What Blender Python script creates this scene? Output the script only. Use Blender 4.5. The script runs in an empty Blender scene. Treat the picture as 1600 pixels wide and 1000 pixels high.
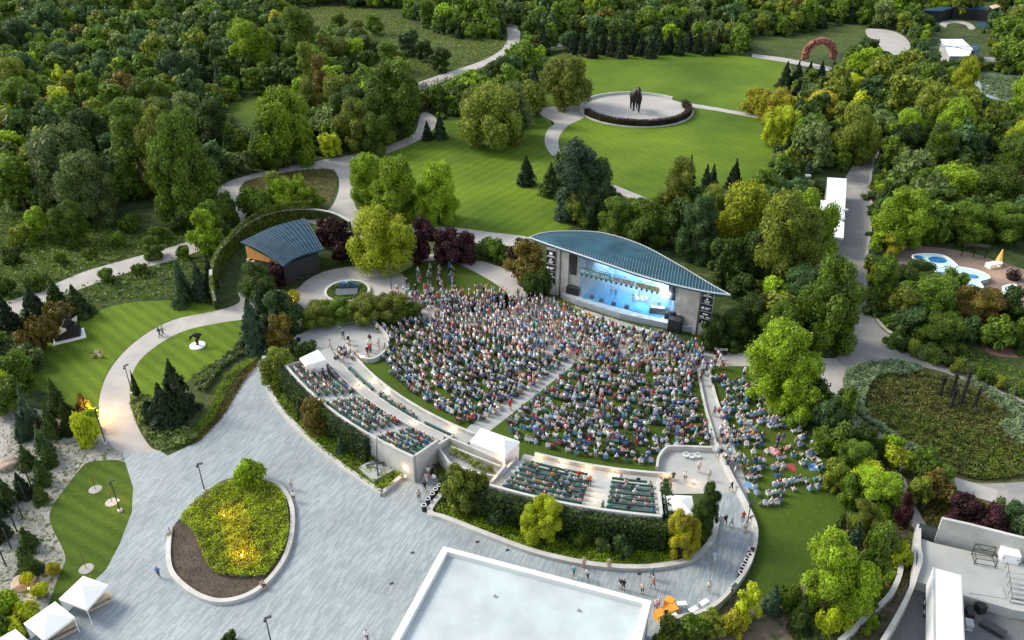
import bpy, bmesh, math, random
import numpy as np
from mathutils import Vector, Matrix
R_ = math.radians
rng = np.random.default_rng(7); random.seed(7)

# ------------------------------------------------------------------ camera, world, sun, exposure
F, TH, CH = 1300.0, R_(31), 68.0          # focal length in photo pixels, pitch below the horizon, height in metres
sc = bpy.context.scene
cam = bpy.data.objects.new('camera', bpy.data.cameras.new('camera'))
sc.collection.objects.link(cam); sc.camera = cam
cam.location = (0, 0, CH); cam.rotation_euler = (R_(90) - TH, 0, 0)
cam.data.sensor_width = 36; cam.data.lens = 36 * F / 1600; cam.data.clip_end = 4000; cam.data.clip_start = 1
SUN_EL, SUN_AZ = R_(38), R_(-70)          # azimuth measured clockwise from +Y (behind the scene, to the left)
w = bpy.data.worlds.new('World'); sc.world = w; w.use_nodes = True
nt = w.node_tree; sky = nt.nodes.new('ShaderNodeTexSky'); sky.sky_type = 'NISHITA'; sky.sun_disc = False
sky.sun_elevation = SUN_EL; sky.sun_rotation = SUN_AZ; sky.altitude = 200
bg = nt.nodes['Background']; bg.inputs[1].default_value = 0.15; hs = nt.nodes.new('ShaderNodeHueSaturation'); hs.inputs['Saturation'].default_value = .42; nt.links.new(sky.outputs[0], hs.inputs['Color']); nt.links.new(hs.outputs[0], bg.inputs[0])
sd = bpy.data.lights.new('sun', 'SUN'); sd.energy = 1.9; sd.angle = R_(20); sd.color = (1.0, .90, .74)
so = bpy.data.objects.new('sun', sd); sc.collection.objects.link(so)
sdir = Vector((math.sin(SUN_AZ) * math.cos(SUN_EL), math.cos(SUN_AZ) * math.cos(SUN_EL), math.sin(SUN_EL)))
so.rotation_euler = sdir.to_track_quat('Z', 'Y').to_euler(); so.location = sdir * 300
sc.view_settings.view_transform = 'Standard'; sc.view_settings.look = 'None'
sc.view_settings.exposure = 1.22; sc.view_settings.gamma = 1
sc.cycles.use_denoising = True
try: sc.cycles.denoiser = 'OPENIMAGEDENOISE'
except Exception: pass
sc.cycles.max_bounces = 6; sc.cycles.transparent_max_bounces = 6

# ------------------------------------------------------------------ where a point of the photo lies on the ground
ct, st_ = math.cos(TH), math.sin(TH)
def G(u, v, z=0.0):
    a = (u - 800) / F; b = (500 - v) / F
    t = (z - CH) / (-st_ + b * ct)
    return np.array([a * t, (ct + b * st_) * t])
def PR(x, y, z):
    h = CH - z; d = y * ct + h * st_
    return 800 + F * x / d, 500 - F * (y * st_ - h * ct) / d
def depth(u, v):
    p = G(u, v); return p[1] * ct + CH * st_
def GV(u, v, z=0.0):
    p = G(u, v, z); return Vector((p[0], p[1], z))
AC = np.array([23.2, 130.2])               # the centre the amphitheatre's arcs are struck from
def POL(r, deg): return AC + r * np.array([math.cos(R_(deg)), math.sin(R_(deg))])
def inpoly(pts, poly):
    pts = np.atleast_2d(np.asarray(pts, float)); poly = np.asarray(poly, float)
    x, y = pts[:, 0], pts[:, 1]; inside = np.zeros(len(pts), bool); j = len(poly) - 1
    for i in range(len(poly)):
        xi, yi = poly[i]; xj, yj = poly[j]
        c = ((yi > y) != (yj > y)) & (x < (xj - xi) * (y - yi) / ((yj - yi) if yj != yi else 1e-9) + xi)
        inside ^= c; j = i
    return inside
def spline(P, closed=True, n=5):
    P = [np.asarray(p, float) for p in P]; N = len(P); out = []
    for i in range(N if closed else N - 1):
        if closed: a, b, c, d = P[i - 1], P[i], P[(i + 1) % N], P[(i + 2) % N]
        else: a, b, c, d = P[max(i - 1, 0)], P[i], P[i + 1], P[min(i + 2, N - 1)]
        for k in range(n):
            t = k / n
            out.append(.5 * ((2 * b) + (c - a) * t + (2 * a - 5 * b + 4 * c - d) * t * t + (3 * b - a - 3 * c + d) * t ** 3))
    if not closed: out.append(P[-1])
    return np.array(out)

# ------------------------------------------------------------------ scene objects
COL = sc.collection
def link(o): COL.objects.link(o); return o
def tag(o, label=None, cat=None, group=None, kind=None):
    if label: o['label'] = label
    if cat: o['category'] = cat
    if group: o['group'] = group
    if kind: o['kind'] = kind
    return o
def thing(name, label, cat, loc=(0, 0, 0), rz=0.0, group=None):
    o = link(bpy.data.objects.new(name, None)); o.location = loc; o.rotation_euler = (0, 0, rz)
    o.empty_display_size = .1
    return tag(o, label, cat, group)
class MB:
    def __init__(s): s.v = []; s.f = []; s.m = []; s.n = 0
    def add(s, v, f, m=0):
        v = np.asarray(v, float); s.v.append(v)
        for q in f: s.f.append([i + s.n for i in q]); s.m.append(m)
        s.n += len(v); return s
    def box(s, c, d, rz=0.0, m=0, rx=0.0, ry=0.0):
        x, y, z = [k / 2 for k in d]
        v = np.array([(-x,-y,-z),(x,-y,-z),(x,y,-z),(-x,y,-z),(-x,-y,z),(x,-y,z),(x,y,z),(-x,y,z)])
        M = np.array(Matrix.Rotation(rz, 3, 'Z') @ Matrix.Rotation(ry, 3, 'Y') @ Matrix.Rotation(rx, 3, 'X'))
        return s.add(v @ M.T + np.array(c), [(0,3,2,1),(4,5,6,7),(0,1,5,4),(1,2,6,5),(2,3,7,6),(3,0,4,7)], m)
    def prism(s, P, z0, z1, m=0, bottom=False):
        P = np.asarray(P, float); n = len(P)
        if sum(P[i-1][0]*P[i][1]-P[i][0]*P[i-1][1] for i in range(n)) < 0: P = P[::-1]
        z0 = np.broadcast_to(z0, n); z1 = np.broadcast_to(z1, n)
        v = np.r_[np.c_[P, z0], np.c_[P, z1]]
        f = [list(range(n, 2 * n))] + [(i, (i + 1) % n, n + (i + 1) % n, n + i) for i in range(n)]
        if bottom: f.append(list(range(n))[::-1])
        return s.add(v, f, m)
    def cyl(s, a, b, r0, r1=None, n=8, m=0):
        a = Vector(a); b = Vector(b); r1 = r0 if r1 is None else r1
        q = (b - a).to_track_quat('Z', 'Y'); v = []
        for p, r in ((a, r0), (b, r1)):
            for k in range(n):
                t = 2 * math.pi * k / n; v.append(p + q @ Vector((r * math.cos(t), r * math.sin(t), 0)))
        return s.add([tuple(x) for x in v], [(k, (k+1) % n, n + (k+1) % n, n + k) for k in range(n)] + [list(range(n))[::-1], list(range(n, 2*n))], m)
    def lathe(s, c, prof, n=16, m=0):
        v = []
        for r, z in prof:
            for k in range(n):
                t = 2*math.pi*k/n; v.append((c[0]+r*math.cos(t), c[1]+r*math.sin(t), c[2]+z))
        f = [(i*n+k, i*n+(k+1) % n, (i+1)*n+(k+1) % n, (i+1)*n+k) for i in range(len(prof)-1) for k in range(n)]
        f.append(list(range(n))[::-1]); f.append(list(range((len(prof)-1)*n, len(prof)*n)))
        return s.add(v, f, m)
    def sweep(s, P, w_, z0, z1, m=0, closed=False):
        """a wall of width w_ along the plan polyline P"""
        P = np.asarray(P, float); n = len(P)
        nx = np.roll(P, -1, 0) if closed else np.r_[P[1:], P[-1:]]
        pv = np.roll(P, 1, 0) if closed else np.r_[P[:1], P[:-1]]
        T = nx - pv; T /= np.linalg.norm(T, axis=1)[:, None] + 1e-9; N = np.c_[-T[:, 1], T[:, 0]] * w_ / 2
        z0 = np.broadcast_to(z0, n); z1 = np.broadcast_to(z1, n)
        v = np.r_[np.c_[P+N, z0], np.c_[P-N, z0], np.c_[P-N, z1], np.c_[P+N, z1]]
        f = []
        for i in range(n if closed else n - 1):
            j = (i + 1) % n
            for a in range(4):
                b = (a + 1) % 4; f.append((a*n+i, b*n+i, b*n+j, a*n+j))
        if not closed: f += [(0, 3*n, 2*n, n), (n-1, 2*n-1, 3*n-1, 4*n-1)]
        return s.add(v, f, m)
    def mesh(s, name, mats):
        me = bpy.data.meshes.new(name)
        me.from_pydata(np.vstack(s.v).tolist(), [], [tuple(f) for f in s.f])
        for x in (mats if isinstance(mats, (list, tuple)) else [mats]): me.materials.append(x)
        me.polygons.foreach_set('material_index', s.m); me.update(); return me
    def obj(s, name, mats, parent=None, loc=None, smooth=False):
        o = link(bpy.data.objects.new(name, s.mesh(name, mats)))
        if smooth: o.data.polygons.foreach_set('use_smooth', [True]*len(o.data.polygons))
        if parent is not None: o.parent = parent
        if loc is not None: o.location = loc
        return o
def fastmesh(name, V, Q, mats, mi=None):
    """V (n,3), Q (k,4) quads or (k,3) tris by numpy"""
    me = bpy.data.meshes.new(name); k = Q.shape[1]
    me.vertices.add(len(V)); me.vertices.foreach_set('co', np.ascontiguousarray(V, np.float32).ravel())
    me.loops.add(Q.size); me.loops.foreach_set('vertex_index', np.ascontiguousarray(Q, np.int32).ravel())
    me.polygons.add(len(Q)); me.polygons.foreach_set('loop_start', np.arange(0, Q.size, k, dtype=np.int32))
    for x in mats: me.materials.append(x)
    if mi is not None: me.polygons.foreach_set('material_index', np.ascontiguousarray(mi, np.int32))
    me.update(calc_edges=True); return me

# ------------------------------------------------------------------ materials
def nodes(name):
    m = bpy.data.materials.new(name); m.use_nodes = True; t = m.node_tree
    return m, t, t.nodes['Principled BSDF'], lambda k: t.nodes.new(k), lambda a, b: t.links.new(a, b)
def c4(c): return (c[0], c[1], c[2], 1)
def plain(name, col, rough=.6, var=.12, scale=2.0, metal=0.0, bump=0.0, emit=None, es=0.0, spec=.4):
    m, t, b, N, L = nodes(name)
    b.inputs['Roughness'].default_value = rough; b.inputs['Metallic'].default_value = metal
    b.inputs['Specular IOR Level'].default_value = spec
    g = N('ShaderNodeNewGeometry'); n = N('ShaderNodeTexNoise'); n.inputs['Scale'].default_value = scale; n.inputs['Detail'].default_value = 5
    L(g.outputs['Position'], n.inputs['Vector'])
    r = N('ShaderNodeValToRGB'); r.color_ramp.elements[0].position = .3; r.color_ramp.elements[1].position = .7
    r.color_ramp.elements[0].color = c4([x * (1 - var) for x in col]); r.color_ramp.elements[1].color = c4([min(1, x * (1 + var)) for x in col])
    L(n.outputs[0], r.inputs[0]); L(r.outputs[0], b.inputs['Base Color'])
    if bump:
        bp = N('ShaderNodeBump'); bp.inputs['Strength'].default_value = bump; bp.inputs['Distance'].default_value = .05
        L(n.outputs[0], bp.inputs['Height']); L(bp.outputs[0], b.inputs['Normal'])
    if emit: b.inputs['Emission Color'].default_value = c4(emit); b.inputs['Emission Strength'].default_value = es
    return m
def ground_mat(name, c1, c2, c3=None, big=.05, fine=1.5, stripe=None, bump=.5, rough=.9, micro=.35):
    """patchy ground: two colours mixed by a coarse and a fine noise; stripe = (angle, period, strength)"""
    m, t, b, N, L = nodes(name); b.inputs['Roughness'].default_value = rough; b.inputs['Specular IOR Level'].default_value = .15
    g = N('ShaderNodeNewGeometry')
    a = N('ShaderNodeTexNoise'); a.inputs['Scale'].default_value = big; a.inputs['Detail'].default_value = 7; a.inputs['Roughness'].default_value = .65
    f = N('ShaderNodeTexNoise'); f.inputs['Scale'].default_value = fine; f.inputs['Detail'].default_value = 6; f.inputs['Roughness'].default_value = .7
    L(g.outputs['Position'], a.inputs['Vector']); L(g.outputs['Position'], f.inputs['Vector'])
    ra = N('ShaderNodeMapRange'); ra.inputs[1].default_value = .35; ra.inputs[2].default_value = .65; L(a.outputs[0], ra.inputs[0])
    mx = N('ShaderNodeMix'); mx.data_type = 'RGBA'; mx.inputs[6].default_value = c4(c1); mx.inputs[7].default_value = c4(c2); L(ra.outputs[0], mx.inputs[0])
    out = mx.outputs[2]
    if c3:
        k = N('ShaderNodeTexNoise'); k.inputs['Scale'].default_value = big * 5; k.inputs['Detail'].default_value = 8; L(g.outputs['Position'], k.inputs['Vector'])
        rk = N('ShaderNodeMapRange'); rk.inputs[1].default_value = .52; rk.inputs[2].default_value = .64; L(k.outputs[0], rk.inputs[0])
        m2 = N('ShaderNodeMix'); m2.data_type = 'RGBA'; L(out, m2.inputs[6]); m2.inputs[7].default_value = c4(c3); L(rk.outputs[0], m2.inputs[0]); out = m2.outputs[2]
    if stripe:
        mp = N('ShaderNodeMapping'); mp.inputs['Rotation'].default_value = (0, 0, -R_(stripe[0])); L(g.outputs['Position'], mp.inputs[0])
        wv = N('ShaderNodeTexWave'); wv.wave_profile = 'SIN'; wv.inputs['Scale'].default_value = .314 / stripe[1]; wv.inputs['Distortion'].default_value = 1.2; wv.inputs['Detail'].default_value = 1; wv.inputs['Detail Scale'].default_value = .3
        L(mp.outputs[0], wv.inputs[0])
        ms = N('ShaderNodeMix'); ms.data_type = 'RGBA'; ms.blend_type = 'MULTIPLY'; ms.inputs[7].default_value = (1 - stripe[2],) * 2 + (1 - stripe[2] * .8, 1)
        L(wv.outputs[1], ms.inputs[0]); L(out, ms.inputs[6]); out = ms.outputs[2]
    rf = N('ShaderNodeMapRange'); rf.inputs[1].default_value = .25; rf.inputs[2].default_value = .75; rf.inputs[3].default_value = 1 - micro; rf.inputs[4].default_value = 1 + micro; L(f.outputs[0], rf.inputs[0])
    sm = N('ShaderNodeVectorMath'); sm.operation = 'SCALE'; L(out, sm.inputs[0]); L(rf.outputs[0], sm.inputs['Scale']); L(sm.outputs[0], b.inputs['Base Color'])
    if bump:
        bp = N('ShaderNodeBump'); bp.inputs['Strength'].default_value = bump; bp.inputs['Distance'].default_value = .15; L(f.outputs[0], bp.inputs['Height']); L(bp.outputs[0], b.inputs['Normal'])
    return m
def paver_mat(name, c1, c2, rot, lw, lh, big=.12, mort=(.16, .17, .17), ms_=.012):
    m, t, b, N, L = nodes(name); b.inputs['Roughness'].default_value = .7
    g = N('ShaderNodeNewGeometry'); mp = N('ShaderNodeMapping'); mp.inputs['Rotation'].default_value = (0, 0, R_(rot)); L(g.outputs['Position'], mp.inputs[0])
    br = N('ShaderNodeTexBrick'); br.inputs['Scale'].default_value = 1; br.inputs['Brick Width'].default_value = lw; br.inputs['Row Height'].default_value = lh
    br.inputs['Mortar Size'].default_value = ms_; br.offset = .37; br.inputs['Color1'].default_value = c4(c1); br.inputs['Color2'].default_value = c4(c2); br.inputs['Mortar'].default_value = c4(mort); br.inputs['Bias'].default_value = -.1
    L(mp.outputs[0], br.inputs['Vector'])
    a = N('ShaderNodeTexNoise'); a.inputs['Scale'].default_value = big; a.inputs['Detail'].default_value = 6; L(g.outputs['Position'], a.inputs['Vector'])
    ra = N('ShaderNodeMapRange'); ra.inputs[1].default_value = .3; ra.inputs[2].default_value = .7; ra.inputs[3].default_value = .86; ra.inputs[4].default_value = 1.12; L(a.outputs[0], ra.inputs[0])
    sm = N('ShaderNodeVectorMath'); sm.operation = 'SCALE'; L(br.outputs[0], sm.inputs[0]); L(ra.outputs[0], sm.inputs['Scale']); L(sm.outputs[0], b.inputs['Base Color'])
    return m
def leaf_mat(name, c, var=.5, hue=(1.08, 1.10, .6), scale=.8):
    """foliage whose leaf colour drifts from spray to spray and from plant to plant"""
    m, t, b, N, L = nodes(name); b.inputs['Roughness'].default_value = .55; b.inputs['Specular IOR Level'].default_value = .25
    tc = N('ShaderNodeNewGeometry'); oi = N('ShaderNodeObjectInfo')
    n = N('ShaderNodeTexNoise'); n.inputs['Scale'].default_value = scale; n.inputs['Detail'].default_value = 4; L(tc.outputs['Position'], n.inputs['Vector'])
    r = N('ShaderNodeMapRange'); r.inputs[1].default_value = .3; r.inputs[2].default_value = .7; L(n.outputs[0], r.inputs[0])
    mx = N('ShaderNodeMix'); mx.data_type = 'RGBA'; mx.inputs[6].default_value = c4([x * (1 - var) for x in c]); mx.inputs[7].default_value = c4([x * (1 + var * .8) * h for x, h in zip(c, hue)])
    L(r.outputs[0], mx.inputs[0])
    rr = N('ShaderNodeMapRange'); rr.inputs[3].default_value = .72; rr.inputs[4].default_value = 1.3; L(oi.outputs['Random'], rr.inputs[0])
    sm = N('ShaderNodeVectorMath'); sm.operation = 'SCALE'; L(mx.outputs[2], sm.inputs[0]); L(rr.outputs[0], sm.inputs['Scale']); L(sm.outputs[0], b.inputs['Base Color'])
    tr = N('ShaderNodeBsdfTranslucent'); L(sm.outputs[0], tr.inputs[0]); ms = N('ShaderNodeMixShader'); ms.inputs[0].default_value = .34
    L(b.outputs[0], ms.inputs[1]); L(tr.outputs[0], ms.inputs[2]); L(ms.outputs[0], t.nodes['Material Output'].inputs[0])
    return m
LEAF = dict(
    bright=leaf_mat('bright_foliage', (0.198, 0.301, 0.020)), lime=leaf_mat('lime_foliage', (0.330, 0.384, 0.024)),
    mid=leaf_mat('green_foliage', (0.095, 0.160, 0.020)), dark=leaf_mat('dark_foliage', (0.045, 0.082, 0.016)),
    olive=leaf_mat('olive_foliage', (0.145, 0.179, 0.028)), grey=leaf_mat('grey_green_foliage', (0.119, 0.173, 0.054), hue=(1.05, 1, .8)),
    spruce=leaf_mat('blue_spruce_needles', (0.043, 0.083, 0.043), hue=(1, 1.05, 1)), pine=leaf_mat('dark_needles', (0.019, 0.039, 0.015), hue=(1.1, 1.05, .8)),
    purple=leaf_mat('purple_foliage', (0.041, 0.018, 0.019), hue=(1.3, .9, 1)), gold=leaf_mat('golden_foliage', (0.343, 0.320, 0.030)),
    rust=leaf_mat('rusty_foliage', (0.132, 0.102, 0.026)), teal=leaf_mat('teal_foliage', (0.061, 0.115, 0.037), hue=(1, 1.05, .9)))
LEAF['pale_grass'] = leaf_mat('pale_ornamental_grass', (.17, .24, .13), var=.35, hue=(1, 1, .9))
BARK = plain('bark', (.10, .075, .055), .9, .3, 6)
CONC = plain('pale_concrete', (.32, .335, .325), .8, .09, .5, bump=.1)
CONCW = plain('wall_concrete', (.42, .42, .395), .8, .14, .6, bump=.1)
CONCD = plain('grey_concrete', (.33, .345, .345), .8, .12, .4)
STEEL = plain('dark_steel', (.03, .033, .036), .5, .2, 3)
BLACK = plain('black_fabric', (.012, .012, .014), .6, .2, 3)
WHITE = plain('white_paint', (.80, .81, .80), .5, .03, 1)
CANVAS = plain('white_canvas', (.82, .82, .80), .6, .03, .7)
WOOD = plain('warm_timber', (.46, .22, .06), .6, .25, 3)
PALEWOOD = plain('pale_timber', (.52, .40, .26), .7, .15, 3)
BENCH = plain('dark_green_paint', (.035, .11, .085), .5, .25, 2)
ROOFB = plain('blue_grey_metal_roof', (.022, .066, .094), .65, .3, .35, spec=.1)
SEAM = plain('roof_seam_metal', (.085, .155, .19), .5, .1, 1, spec=.2)
BRONZE = plain('dark_bronze', (.028, .024, .022), .4, .3, 2, metal=.6)
MULCH = ground_mat('mulch', (.055, .042, .034), (.10, .08, .065), big=.5, fine=6, micro=.6)
GLOW = plain('warm_lamp', (1, .8, .5), emit=(1, .62, .25), es=2)
print('materials ok')

# ------------------------------------------------------------------ the ground and what is laid on it
OPEN = []       # photo outlines nothing tall may stand in
PROT = []       # outlines a tree crown may not hide
def sheet(name, px, z, mat, smooth=True, label=None, open_=True, prot=True, kind='structure', world=False):
    P = np.asarray(px, float)
    if smooth: P = spline(P, True, 5)
    W = P if world else np.array([G(u, v, z) for u, v in P])
    if open_ and not world: OPEN.append(P)
    if prot and not world: PROT.append(P)
    me = bpy.data.meshes.new(name)
    if sum(W[i-1][0]*W[i][1]-W[i][0]*W[i-1][1] for i in range(len(W))) < 0: W = W[::-1]
    me.from_pydata([(x, y, z) for x, y in W], [], [list(range(len(W)))]); me.materials.append(mat)
    o = link(bpy.data.objects.new(name, me)); tag(o, kind=kind, label=label); return o

FOREST = ground_mat('forest_floor', (.028, .050, .016), (.050, .078, .020), (.075, .085, .032), big=.06, fine=.9, bump=.9, micro=.6)
sheet('ground', [(-1500, -300), (1500, -300), (1500, 2500), (-1500, 2500)], 0, FOREST, False, world=True, open_=False, prot=False)
def lawn_mat(n, s=None, k=1.0, sat=0): return ground_mat(n, (.050*k, .100*k, .007), (.122*k, .195*k, .012), None, big=.028, fine=2.2, stripe=s, bump=.4, micro=.28)  # broad patches: grass variation plus tree shade put into the colour
LN = lawn_mat('north_lawn_grass', (25, 2.2, .10), 1.02); LM = lawn_mat('hill_lawn_grass', (-35, 2.4, .16), 1.08)
LA = lawn_mat('audience_lawn_grass', None, .58); LS = lawn_mat('striped_lawn_grass', (48, 1.9, .22), 1.0); LD = lawn_mat('dark_lawn_grass', (60, 1.6, .22), .72)
MEADOW = ground_mat('meadow_grass', (.036, .062, .014), (.062, .095, .020), (.080, .085, .034), big=.07, fine=1.1, bump=1, micro=.7)
MEADOWB = ground_mat('brown_meadow_grass', (.060, .070, .026), (.085, .080, .036), (.055, .085, .022), big=.09, fine=1.4, bump=1, micro=.6)
PATH = paver_mat('jointed_concrete_path', (.33, .315, .295), (.37, .355, .33), 20, 2.6, 2.6, .3, (.29, .28, .265), .03)
ASPH = ground_mat('grey_brick_road', (.20, .205, .205), (.255, .25, .24), (.29, .275, .255), big=.05, fine=3, bump=.15, micro=.13)
GRAVEL = ground_mat('pale_gravel', (.31, .30, .285), (.38, .37, .35), big=.2, fine=4, bump=.3, micro=.15)
PAVE = paver_mat('plank_pavers', (.205, .25, .272), (.32, .365, .385), 23.3-90+180, 1.15, .19)
PAVE2 = paver_mat('plank_pavers_dark', (.20, .24, .265), (.40, .44, .455), 23.3-90+180, 1.2, .2)

meadow_left = [(-60,330),(60,338),(150,352),(235,366),(330,350),(345,362),(270,384),(205,402),(120,428),(50,455),(-60,500)]
sheet('meadow', meadow_left, .01, MEADOW)
sheet('meadow', [(455,18),(520,10),(600,18),(650,38),(705,60),(780,62),(795,72),(745,100),(690,112),(650,128),(630,110),(600,85),(560,60),(500,55),(460,40)], .01, MEADOW)
sheet('meadow', [(650,135),(700,120),(760,106),(800,95),(800,130),(780,150),(740,160),(700,160),(680,150)], .011, MEADOW, prot=False)
sheet('lawn', [(360,165),(400,150),(440,140),(450,155),(420,175),(395,205),(370,190)], .012, LD)
sheet('lawn', [(852,100),(880,82),(940,79),(1010,82),(1100,83),(1180,90),(1232,100),(1236,128),(1228,160),(1212,205),(1206,250),(1180,288),(1120,296),(1080,296),(1020,312),(970,296),(940,284),(905,262),(880,242),(858,240),(852,215),(864,196),(850,178),(848,150)], .02, LN)
sheet('lawn', [(665,198),(710,188),(790,184),(845,182),(868,190),(856,212),(860,240),(880,258),(905,300),(905,340),(872,368),(830,370),(760,362),(690,352),(615,346),(572,332),(553,312),(555,285),(570,258),(600,240),(636,224)], .02, LM)
sheet('lawn', [(-30,600),(30,545),(85,505),(140,490),(200,473),(290,470),(338,484),(270,499),(215,530),(175,570),(158,608),(155,650),(130,650),(60,610),(0,640)], .02, LS)
sheet('lawn', [(375,500),(385,510),(375,535),(340,565),(300,590),(250,628),(208,628),(204,590),(224,556),(280,520),(330,504)], .02, LS)
sheet('lawn', [(140,722),(195,722),(207,762),(205,800),(186,850),(165,892),(120,935),(80,945),(92,900),(102,870),(82,825),(78,800),(100,765),(122,738)], .02, LD)
sheet('lawn', [(612,432),(650,412),(700,410),(740,425),(785,452),(805,478),(760,486),(700,485),(650,462),(632,450)], .024, LA)
# the amphitheatre lawn, struck from its centre
arc = lambda r, a, b, n=40: [tuple(POL(r, t)) for t in np.linspace(a, b, n)]
sheet('lawn', arc(54.2, 203, 265) + arc(50, 266, 274, 6) + arc(24, 276, 200, 30), .024, LA, False, world=True)
OPEN.append(np.array([PR(x, y, 0) for x, y in arc(66, 205, 275) + arc(10, 275, 200, 20)])); PROT.append(OPEN[-1])
sheet('lawn', [(1102,570),(1160,570),(1215,590),(1262,620),(1290,665),(1312,735),(1323,795),(1312,850),(1270,892),(1205,935),(1172,918),(1182,868),(1170,790),(1140,700),(1115,630)], .02, LA)
# roads and paths
sheet('path', [(792,38),(810,42),(812,62),(800,80),(760,102),(706,122),(672,136),(646,142),(642,134),(690,116),(745,98),(780,80),(793,60)], .03, PATH)
sheet('path', [(660,176),(682,186),(672,208),(640,226),(606,240),(575,256),(560,280),(553,306),(562,332),(600,346),(690,353),(760,362),(830,372),(826,392),(770,388),(720,372),(650,368),(600,362),(540,352),(500,342),(520,320),(530,290),(520,268),(470,266),(400,280),(376,292),(380,302),(430,310),(450,330),(380,320),(345,312),(342,292),(380,276),(470,256),(560,240),(620,222),(648,206)], .032, PATH)
sheet('path', [(452,325),(480,338),(540,345),(600,350),(610,368),(545,372),(500,352),(440,340)], .036, PATH)
sheet('path', [(-40,490),(60,455),(130,425),(210,402),(270,385),(340,358),(360,330),(342,300),(372,300),(385,335),(355,370),(285,402),(205,424),(130,450),(60,476),(-40,522)], .034, PATH, prot=False)
sheet('path', [(820,76),(882,66),(884,71),(822,82)], .03, PATH, False)
sheet('path', [(1175,84),(1225,90),(1300,105),(1306,113),(1225,97),(1175,89)], .033, PATH, False)
sheet('path', [(848,168),(910,166),(914,182),(888,196),(873,216),(876,238),(885,246),(862,242),(851,222),(856,202),(866,192),(846,180)], .033, PATH)
sheet('path', [(1070,160),(1120,168),(1210,184),(1206,189),(1120,173),(1070,166)], .034, PATH, False)
sheet('path', [(945,286),(960,289),(1022,314),(1016,323),(960,300),(940,292)], .034, PATH, False)
sheet('path', [(372,455),(374,472),(340,485),(270,500),(215,531),(176,571),(158,610),(155,648),(166,684),(190,706),(250,706),(235,698),(216,668),(204,630),(205,590),(226,555),(280,520),(340,505),(392,496),(400,478),(396,450),(384,436)], .032, PATH)
sheet('path', [(-40,630),(0,636),(16,660),(14,700),(-5,720),(-40,730)], .032, PATH)
sheet('plaza', [(462,470),(470,446),(505,425),(560,416),(620,424),(640,446),(644,470),(690,480),(700,500),(660,505),(600,498),(540,500),(500,495)], .034, GRAVEL)
sheet('path', [(640,398),(700,398),(745,406),(800,425),(850,462),(1100,545),(1100,575),(1040,560),(880,560),(780,520),(690,500),(640,478),(650,462),(700,487),(765,486),(805,478),(786,452),(740,424),(700,408),(655,410),(618,428),(600,410)], .036, PATH)
sheet('plaza', [(478,518),(520,500),(600,494),(640,500),(680,505),(600,502),(588,510),(606,530),(600,555),(575,562),(556,572),(530,560),(480,550),(440,548),(440,538)], .038, CONC)
WK = [(888,556),(902,566),(762,676),(742,712),(700,700),(735,664)]
sheet('path', WK, .040, CONC, False)
sheet('path', [(1086,560),(1104,560),(1112,600),(1122,640),(1148,700),(1172,770),(1108,770),(1112,720),(1106,660),(1094,610)], .040, CONC, False)
sheet('path', [(1026,745),(1027,722),(1036,708),(1050,703),(1114,705),(1112,771),(1036,772)], .044, CONC, False)
sheet('path', [(1095,548),(1170,552),(1240,558),(1308,560),(1332,575),(1318,600),(1322,636),(1400,690),(1440,716),(1500,748),(1560,766),(1557,786),(1500,770),(1460,745),(1400,712),(1345,682),(1320,655),(1300,630),(1290,600),(1270,588),(1200,572),(1095,572)], .033, PATH, False)
sheet('path', [(1396,742),(1412,744),(1428,785),(1452,832),(1432,832),(1412,790)], .033, PATH)
sheet('road', [(1352,228),(1380,222),(1366,250),(1357,290),(1360,340),(1352,400),(1352,455),(1370,505),(1420,542),(1500,580),(1640,640),(1640,672),(1560,625),(1500,592),(1430,575),(1380,567),(1330,574),(1306,560),(1325,545),(1322,505),(1306,460),(1300,410),(1310,360),(1312,300),(1330,262)], .036, ASPH)
kr = spline([(1378,226),(1366,252),(1359,290),(1362,340),(1354,400),(1354,455),(1372,502),(1422,539),(1502,577),(1640,637)], False, 6)
MB().sweep([G(u, v) for u, v in kr], .55, 0, .14).obj('kerb', PATH)['kind'] = 'structure'
sheet('road', [(1480,745),(1560,742),(1640,735),(1640,850),(1600,850),(1560,812),(1556,786),(1500,768)], .030, ASPH, False)
sheet('oval_bed_ground', [(378,290),(400,278),(470,266),(515,264),(527,275),(522,300),(508,322),(470,322),(430,312),(392,304)], .038, MEADOWB)
sheet('meadow', [(1318,590),(1345,572),(1400,568),(1470,580),(1540,610),(1600,645),(1660,690),(1660,740),(1560,755),(1500,748),(1440,716),(1400,690),(1330,640)], .040, MEADOWB)
sheet('gravel_yard', [(1355,45),(1400,50),(1422,68),(1415,82),(1390,85),(1372,70),(1358,60)], .03, GRAVEL)
sheet('meadow', [(1180,60),(1250,55),(1320,40),(1356,40),(1358,60),(1340,70),(1300,85),(1220,88),(1180,80)], .02, MEADOW)
sheet('play_area_paving', [(1400,392),(1440,385),(1500,392),(1560,408),(1640,440),(1640,480),(1560,478),(1480,470),(1420,430)], .03, ground_mat('warm_paving', (.17,.13,.11), (.26,.21,.17), big=.15, fine=2, bump=.1, micro=.15))
sheet('path', [(1530,520),(1560,515),(1570,540),(1610,555),(1640,560),(1640,566),(1600,560),(1545,552)], .03, plain('red_brick_path', (.16,.09,.07)), prot=False)
WATER = plain('pond_water', (.10, .15, .11), .12, .5, .25); 
sheet('pond_water', [(1522,118),(1560,115),(1640,130),(1640,165),(1575,160),(1530,145)], .03, WATER)
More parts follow.
